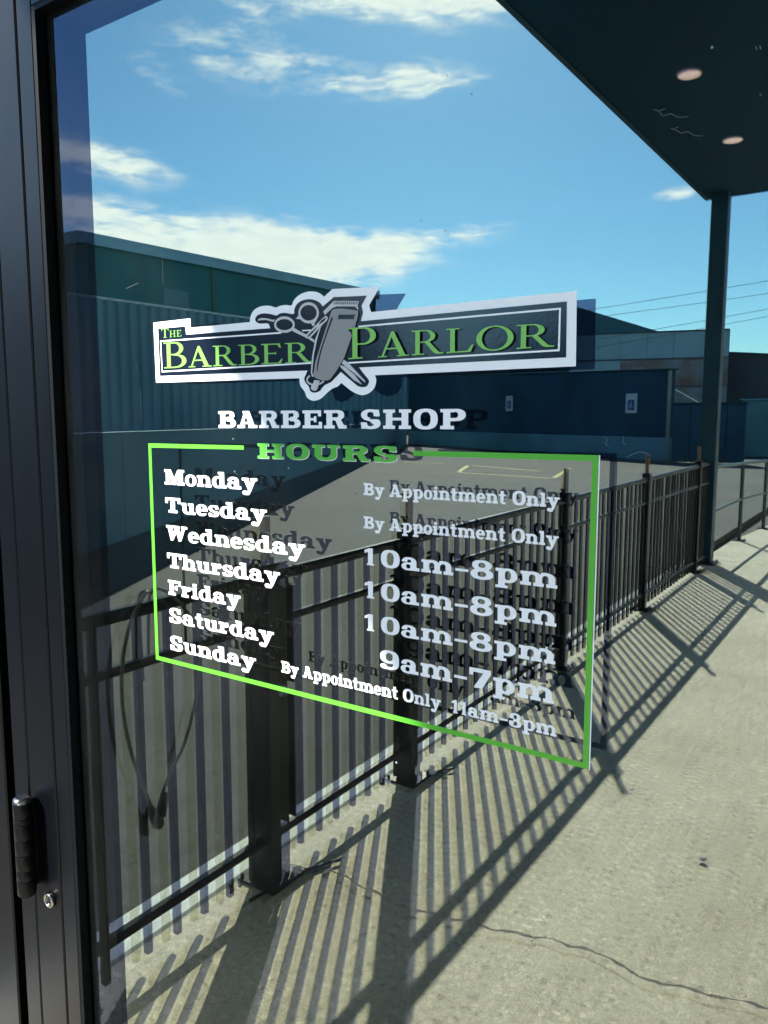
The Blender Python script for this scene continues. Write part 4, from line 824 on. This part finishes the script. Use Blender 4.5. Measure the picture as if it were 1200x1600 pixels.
# green outline, open where the heading stands
gx0, gx1, gz0, gz1, bw = -.6708, -.1808, 1.2378, 1.4764, .0045
mb = MB(); film(mb, [[(-.5310, gz1), (gx0, gz1), (gx0, gz0), (gx1, gz0), (gx1, gz1 - .0008), (-.3376, gz1 - .0008), (-.3376, gz1 - .0052), (gx1 - bw, gz1 - .0052), (gx1 - bw, gz0 + bw), (gx0 + bw, gz0 + bw), (gx0 + bw, gz1 - bw), (-.5310, gz1 - bw + .0006)]], YF)
part("outline_frame", mb, V_green, hd)
mb = MB(); film(mb, [[(gx1 + .0003, gz0), (gx1 + .0012, gz0 - .0008), (gx1 + .0012, gz1 - .0010), (gx1 + .0003, gz1 - .0008)]], YF + .00005, .0001); part("frame_edge", mb, V_white, hd)

sn = empty("shop_name_decal", (-.426, YF, 1.5)); tag(sn, "white BARBER SHOP lettering on the glass between the logo and the hours", "decal")
line("BARBER SHOP", -.5645, -.2885, 1.4935, .0163, gap=.10, space=.55, parent=sn)

LOGO = {
 'white': [(-656.0, 1601.9), (-600.6, 1602.3), (-600.3, 1593.2), (-519.6, 1593.1), '(', (-519.1, 1596.8), (-516.7, 1601.3), (-511.7, 1604.8), (-503.6, 1606.6), (-494.0, 1606.0), (-487.0, 1604.0), (-481.5, 1605.0), (-474.6, 1605.2), (-468.0, 1604.4), (-465.4, 1608.2), (-460.8, 1611.7), (-454.1, 1614.0), (-446.7, 1614.7), (-438.7, 1613.5), (-433.4, 1611.0), (-430.6, 1608.6), ')', (-420.9, 1614.5), (-371.3, 1611.8), (-382.2, 1597.5), (-380.2, 1591.7), (-200.5, 1592.9), (-199.6, 1539.5), (-376.5, 1538.8), '(', (-375.4, 1536.8), (-375.0, 1533.6), (-377.0, 1528.2), (-382.4, 1524.0), (-389.8, 1522.3), (-396.6, 1524.1), (-402.1, 1526.6), ')', (-412.1, 1533.3), '(', (-416.0, 1530.3), (-421.7, 1528.7), (-426.8, 1526.0), (-430.4, 1523.3), (-436.3, 1519.6), (-444.4, 1518.3), (-451.0, 1521.4), (-453.7, 1526.6), (-458.1, 1531.3), (-459.7, 1536.0), ')', (-459.6, 1538.8), (-655.0, 1540.1)],
 'black': [(-648.9, 1595.2), (-608.4, 1595.0), (-607.1, 1586.7), (-493.7, 1585.6), '(', (-495.2, 1588.9), (-497.6, 1590.4), (-507.2, 1590.9), (-512.3, 1593.9), (-510.6, 1597.9), (-503.7, 1599.7), (-494.2, 1598.7), (-486.1, 1596.7), (-481.7, 1598.1), (-475.5, 1598.2), (-465.6, 1596.5), (-464.5, 1600.2), (-461.7, 1604.5), (-455.7, 1607.4), (-446.8, 1608.0), (-438.8, 1606.0), (-434.5, 1603.4), ')', (-431.7, 1600.4), (-419.6, 1607.4), (-384.4, 1605.6), (-390.1, 1597.6), (-388.4, 1592.1), (-390.9, 1584.8), (-207.7, 1586.0), (-207.1, 1546.2), (-392.9, 1546.0), '(', (-388.4, 1541.0), (-383.0, 1535.4), (-382.6, 1532.7), (-385.0, 1529.7), (-389.8, 1529.1), (-394.5, 1530.3), ')', (-412.4, 1542.9), (-423.1, 1534.4), '(', (-430.3, 1532.0), (-434.0, 1529.0), (-436.2, 1526.8), (-442.1, 1525.4), (-446.8, 1527.0), (-448.7, 1531.1), (-452.3, 1534.6), (-453.8, 1538.1), (-452.2, 1541.5), ')', (-449.9, 1545.4), (-648.4, 1546.9)],
 'arm1': [(-508.7, 1594.8), (-504.6, 1595.7), (-497.5, 1594.9), (-490.4, 1593.0), (-488.0, 1593.4), (-488.9, 1591.1), (-492.0, 1591.7), (-498.3, 1593.5), (-505.5, 1593.8), (-508.4, 1593.5)],
 'arm2': [(-465.1, 1584.3), (-459.1, 1581.1), (-450.2, 1577.2), (-441.4, 1572.1), (-440.8, 1569.3), (-447.3, 1573.0), (-454.7, 1576.3), (-465.9, 1581.0), (-467.4, 1582.2)],
 'arm3': [(-458.9, 1595.2), (-461.2, 1592.9), (-463.1, 1592.2), (-458.9, 1591.3), (-454.4, 1592.1)],
 'arm4': [(-450.0, 1588.8), (-444.1, 1589.7), (-438.3, 1589.3), (-441.0, 1586.7), (-441.3, 1584.1), (-443.5, 1584.6), (-444.9, 1586.9)],
 'lever': ['(', (-428.2, 1592.1), (-425.7, 1590.6), (-426.8, 1587.9), (-432.6, 1583.9), (-441.4, 1577.2), (-446.6, 1573.9), (-450.3, 1574.1), (-451.3, 1576.1), (-448.7, 1578.2), (-441.3, 1583.3), (-434.0, 1588.4), ')'],
 'lever_slot': ['(', (-427.5, 1590.7), (-429.7, 1587.6), (-435.5, 1585.2), (-432.8, 1588.3), ')'],
 'lever_slot2': ['(', (-437.7, 1583.1), (-441.3, 1579.4), (-447.3, 1575.3), (-448.5, 1575.8), (-443.5, 1579.6), ')'],
 'head': [(-430.7, 1595.9), (-418.9, 1604.0), (-391.9, 1601.7), (-393.5, 1598.4), (-392.2, 1594.0), (-394.2, 1595.6), (-396.2, 1597.6), (-416.1, 1599.2), (-421.1, 1597.9), (-428.9, 1592.8), (-429.6, 1594.2)],
 'body': ['(', (-416.8, 1597.1), (-409.9, 1596.8), ')', (-393.5, 1593.8), '(', (-392.5, 1592.5), (-392.9, 1589.3), ')', (-396.3, 1579.3), (-403.8, 1578.4), (-400.4, 1575.8), (-399.3, 1573.0), (-407.4, 1555.4), (-415.9, 1544.2), (-423.1, 1536.9), (-425.7, 1535.9), '(', (-433.2, 1536.1), (-440.4, 1538.8), (-442.3, 1541.1), ')', (-440.0, 1552.4), (-434.3, 1565.6), (-428.3, 1579.7), (-422.5, 1592.5), '(', (-421.1, 1595.7), (-419.0, 1596.9), ')'],
 'body_edge': [(-421.1, 1590.2), (-419.4, 1589.6), (-425.8, 1577.3), (-432.6, 1562.2), (-436.5, 1550.0), (-437.4, 1544.4), (-438.2, 1544.4), (-437.6, 1551.2), (-434.0, 1562.2), (-427.7, 1576.4)],
 'window': [(-413.4, 1591.9), (-396.0, 1590.6), (-397.3, 1586.9), (-414.1, 1588.1)],
 'left_line': [(-433.7, 1584.7), (-432.9, 1584.4), (-437.8, 1572.5), (-441.6, 1559.2), (-444.0, 1543.5), (-442.5, 1540.0), (-444.1, 1539.5), (-445.5, 1543.5), (-443.9, 1557.1), (-440.0, 1572.6)],
 'nozzle': ['(', (-441.2, 1536.6), (-435.3, 1535.8), (-436.1, 1533.0), (-437.6, 1529.1), (-439.8, 1527.2), (-443.8, 1527.8), (-445.0, 1530.4), (-442.7, 1533.2), ')'],
 'blade1': [(-408.8, 1553.3), (-403.3, 1549.8), (-386.0, 1534.4), (-386.4, 1533.0), (-393.8, 1538.5), (-410.9, 1550.1)],
 'blade2': [(-412.8, 1549.0), (-407.5, 1547.2), (-396.5, 1539.1), (-389.1, 1531.2), (-397.9, 1535.3), (-412.4, 1547.0)],
}
RULES = {
 'rule_left': ([(-480.5, 1580.7), (-645.3, 1582.3), (-644.4, 1551.2), (-445.4, 1551.9)], 1.36, False),
 'rule_right': ([(-392.9, 1580.5), (-212.6, 1581.3), (-212.7, 1551.6), (-405.4, 1550.3)], 1.36, False),
 'rule_mid': ([(-455.4, 1581.1), (-444.3, 1580.7)], 0.99, False),
 'upper_ring': ([(-436.9, 1595.3), (-437.3, 1593.4), (-438.2, 1591.7), (-439.6, 1590.2), (-441.5, 1589.0), (-443.8, 1588.3), (-446.3, 1588.0), (-448.8, 1588.2), (-451.3, 1588.8), (-453.6, 1589.9), (-455.5, 1591.3), (-456.9, 1593.0), (-457.8, 1594.9), (-458.1, 1596.9), (-457.7, 1598.8), (-456.8, 1600.6), (-455.3, 1602.0), (-453.4, 1603.2), (-451.1, 1603.9), (-448.6, 1604.2), (-446.0, 1603.9), (-443.6, 1603.3), (-441.3, 1602.2), (-439.5, 1600.8), (-438.1, 1599.1), (-437.2, 1597.2)], 2.36, True),
 'lower_ring': ([(-464.9, 1586.9), (-465.2, 1585.5), (-466.2, 1584.2), (-467.7, 1583.0), (-469.8, 1582.2), (-472.2, 1581.6), (-474.8, 1581.5), (-477.5, 1581.6), (-480.1, 1582.1), (-482.5, 1583.0), (-484.6, 1584.1), (-486.1, 1585.5), (-487.0, 1586.9), (-487.3, 1588.5), (-487.0, 1589.9), (-486.0, 1591.3), (-484.4, 1592.4), (-482.3, 1593.2), (-479.9, 1593.8), (-477.2, 1593.9), (-474.5, 1593.7), (-471.9, 1593.2), (-469.6, 1592.3), (-467.6, 1591.2), (-466.1, 1589.9), (-465.2, 1588.4)], 2.36, True),
 'cord_hook': ([(-447.0, 1540.7), (-450.0, 1538.0), (-449.3, 1535.1), (-444.2, 1532.7), (-436.1, 1533.0), (-431.0, 1535.4)], 1.61, False),
}
TEETH = [[(-417.9, 1603.2), (-417.1, 1603.2), (-417.8, 1600.9), (-418.6, 1601.0)], [(-415.9, 1603.1), (-415.1, 1603.0), (-415.8, 1600.8), (-416.6, 1600.8)], [(-413.9, 1602.9), (-413.1, 1602.8), (-413.8, 1600.6), (-414.6, 1600.7)], [(-411.9, 1602.7), (-411.1, 1602.7), (-411.8, 1600.4), (-412.6, 1600.5)], [(-410.0, 1602.6), (-409.1, 1602.5), (-409.8, 1600.3), (-410.7, 1600.3)], [(-408.0, 1602.4), (-407.2, 1602.3), (-407.9, 1600.1), (-408.7, 1600.2)], [(-406.0, 1602.2), (-405.2, 1602.2), (-405.9, 1600.0), (-406.7, 1600.0)], [(-404.1, 1602.1), (-403.2, 1602.0), (-403.9, 1599.8), (-404.8, 1599.9)], [(-402.1, 1601.9), (-401.3, 1601.8), (-402.0, 1599.6), (-402.8, 1599.7)], [(-400.2, 1601.7), (-399.3, 1601.7), (-400.0, 1599.5), (-400.8, 1599.6)], [(-398.2, 1601.6), (-397.4, 1601.5), (-398.1, 1599.3), (-398.9, 1599.4)], [(-396.3, 1601.4), (-395.5, 1601.4), (-396.2, 1599.2), (-397.0, 1599.2)], [(-394.3, 1601.3), (-393.5, 1601.2), (-394.2, 1599.0), (-395.0, 1599.1)]]

lg = empty("logo_decal", (-.428, YF, 1.57)); tag(lg, "black, white and green barber logo sticker with clippers and scissors on the glass", "decal")
def expand(pts):
    out = []; run = None; prev = None
    for p in pts:
        if p == '(': run = []
        elif p == ')': out += [tuple(q) for q in bez(run, 5)]; run = None
        elif run is not None: run.append(p)
        else: out.append(p)
    return [(x / 1000, z / 1000) for x, z in out]
def layer(name, key, mat, k, label=None):
    mb = MB(); film(mb, [expand(LOGO[key])], YF - .00025 * k, .0002); o = part(name, mb, mat, lg)
    if label: o['label'] = label
    return o
def stroke_loop(pts, w, closed):
    pts = [np.array(p) / 1000 for p in pts]; n = len(pts); w = w / 1000; L1, L2 = [], []
    for i, p in enumerate(pts):
        a = pts[i - 1] if (closed or i > 0) else p; b = pts[(i + 1) % n] if (closed or i < n - 1) else p
        d1 = (p - a) if np.any(p != a) else (b - p); d2 = (b - p) if np.any(b != p) else d1; d1 = d1 / np.linalg.norm(d1); d2 = d2 / np.linalg.norm(d2)
        nr = np.array([-(d1 + d2)[1], (d1 + d2)[0]]); nr = nr / np.linalg.norm(nr); c = max(.35, float(nr @ np.array([-d1[1], d1[0]]))); L1.append(tuple(p + nr * w / 2 / c)); L2.append(tuple(p - nr * w / 2 / c))
    return [L1, L2] if closed else [L1 + L2[::-1]]
silver = vinyl("silver_print", (.5, .5, .5), grad=(-.455, 1.59, -.395, 1.575, (.66, .66, .69), (.44, .44, .44)))
silver2 = vinyl("silver_print_flat", (.50, .51, .55))
layer("backing_film", 'white', V_white, 0); layer("black_film", 'black', V_black, 1)
for k, (pts, w, closed) in RULES.items():
    isrule = k.startswith('rule'); p_ = pts if not k.startswith('cord') else [tuple(q) for q in bez(pts, 4)]
    mb = MB(); film(mb, stroke_loop(p_, w, closed), YF - .00025 * (2 if isrule else 3.2), .0002); part("rule" if isrule else ("finger_ring" if closed else "cord_hook"), mb, V_white if isrule else silver2, lg)
line("THE", -.6435, -.6133, 1.5855, .0092, gap=.12, parent=lg, mat=V_letter, y=YF - .0005, font=serif, caps=.72, zb1=1.5855, h1=.0088, label='small green lettering reading "THE"')
line("BARBER", -.6412, -.4440, 1.5545, .0262, gap=.05, parent=lg, mat=V_letter, y=YF - .00055, font=serif, caps=.80, zb1=1.5526, h1=.0222, label='green lettering reading "BARBER"')
line("PARLOR", -.4024, -.2155, 1.5532, .0266, gap=.06, parent=lg, mat=V_letter, y=YF - .00275, font=serif, caps=.80, zb1=1.5542, h1=.0212, label='green lettering reading "PARLOR"')
for k in ('arm1', 'arm2', 'arm3', 'arm4'): layer("scissor_handle", k, silver2, 2.6)
for k in ('blade1', 'blade2'): layer("scissor_blade", k, silver2, 3)
layer("clipper_lever", 'lever', silver2, 4.4); layer("lever_slot", 'lever_slot', V_black, 5.2); layer("lever_slot", 'lever_slot2', V_black, 5.2)
layer("clipper_head", 'head', silver2, 4); layer("clipper_cord", 'left_line', silver2, 4)
layer("clipper_body", 'body', silver, 5.6); layer("body_line", 'body_edge', V_black, 6.5); layer("grip_window", 'window', V_black, 6.5); layer("clipper_nozzle", 'nozzle', silver2, 6.4)
for t_ in TEETH: mb = MB(); film(mb, [[(x / 1000, z / 1000) for x, z in t_]], YF - .00125, .0002); part("comb_tooth", mb, V_black, lg)

# ------------------------------------------------------------------ scratches and dried drips on the outer glass
M_scr = new_mat("scratch", (.10, .12, .12), rough=.7, var=.2, scale=200)
def scratch(pts, w, name="scratch"):
    mb = MB(); L1, L2 = [], []
    P_ = [tuple(q) for q in bez(pts, 4)]
    film(mb, stroke_loop([(x * 1000, z * 1000) for x, z in P_], w * 1000, False), GLASS_Y - .00012, .00008); return part(name, mb, M_scr, door)
for pts_, w_ in [([(-0.1514, 1.7062), (-0.1476, 1.7041), (-0.145, 1.7008), (-0.1401, 1.701), (-0.1351, 1.6979), (-0.1287, 1.697)], 0.0003), ([(-0.1476, 1.7046), (-0.1435, 1.7049)], 0.0003), ([(-0.1397, 1.6917), (-0.1355, 1.6896), (-0.133, 1.6876), (-0.1286, 1.6875), (-0.1241, 1.6842), (-0.1194, 1.6833)], 0.0003), ([(-0.1372, 1.6912), (-0.1348, 1.6919)], 0.0003), ([(-0.698, 1.6404), (-0.6895, 1.6422), (-0.677, 1.6443)], 0.0002), ([(-0.6395, 1.6737), (-0.6395, 1.6547), (-0.6393, 1.6388)], 0.00011), ([(-0.6868, 1.5633), (-0.6834, 1.5497)], 0.00011), ([(-0.6812, 1.5327), (-0.6809, 1.5021)], 0.00011), ([(-0.1768, 1.4891), (-0.1748, 1.4863), (-0.1762, 1.484), (-0.1738, 1.4823)], 0.0003), ([(-0.1644, 1.4896), (-0.163, 1.487), (-0.1638, 1.4851), (-0.1615, 1.4834)], 0.0003), ([(-0.1603, 1.4748), (-0.1515, 1.4786), (-0.1435, 1.4761)], 0.0003), ([(-0.1235, 1.4283), (-0.1205, 1.416)], 0.00011), ([(-0.0869, 1.7019), (-0.0857, 1.7002)], 0.0006), ([(-0.0905, 1.7305), (-0.0897, 1.728)], 0.0006), ([(-0.0883, 1.7303), (-0.0875, 1.7279)], 0.0006)]:
    scratch(pts_, w_)
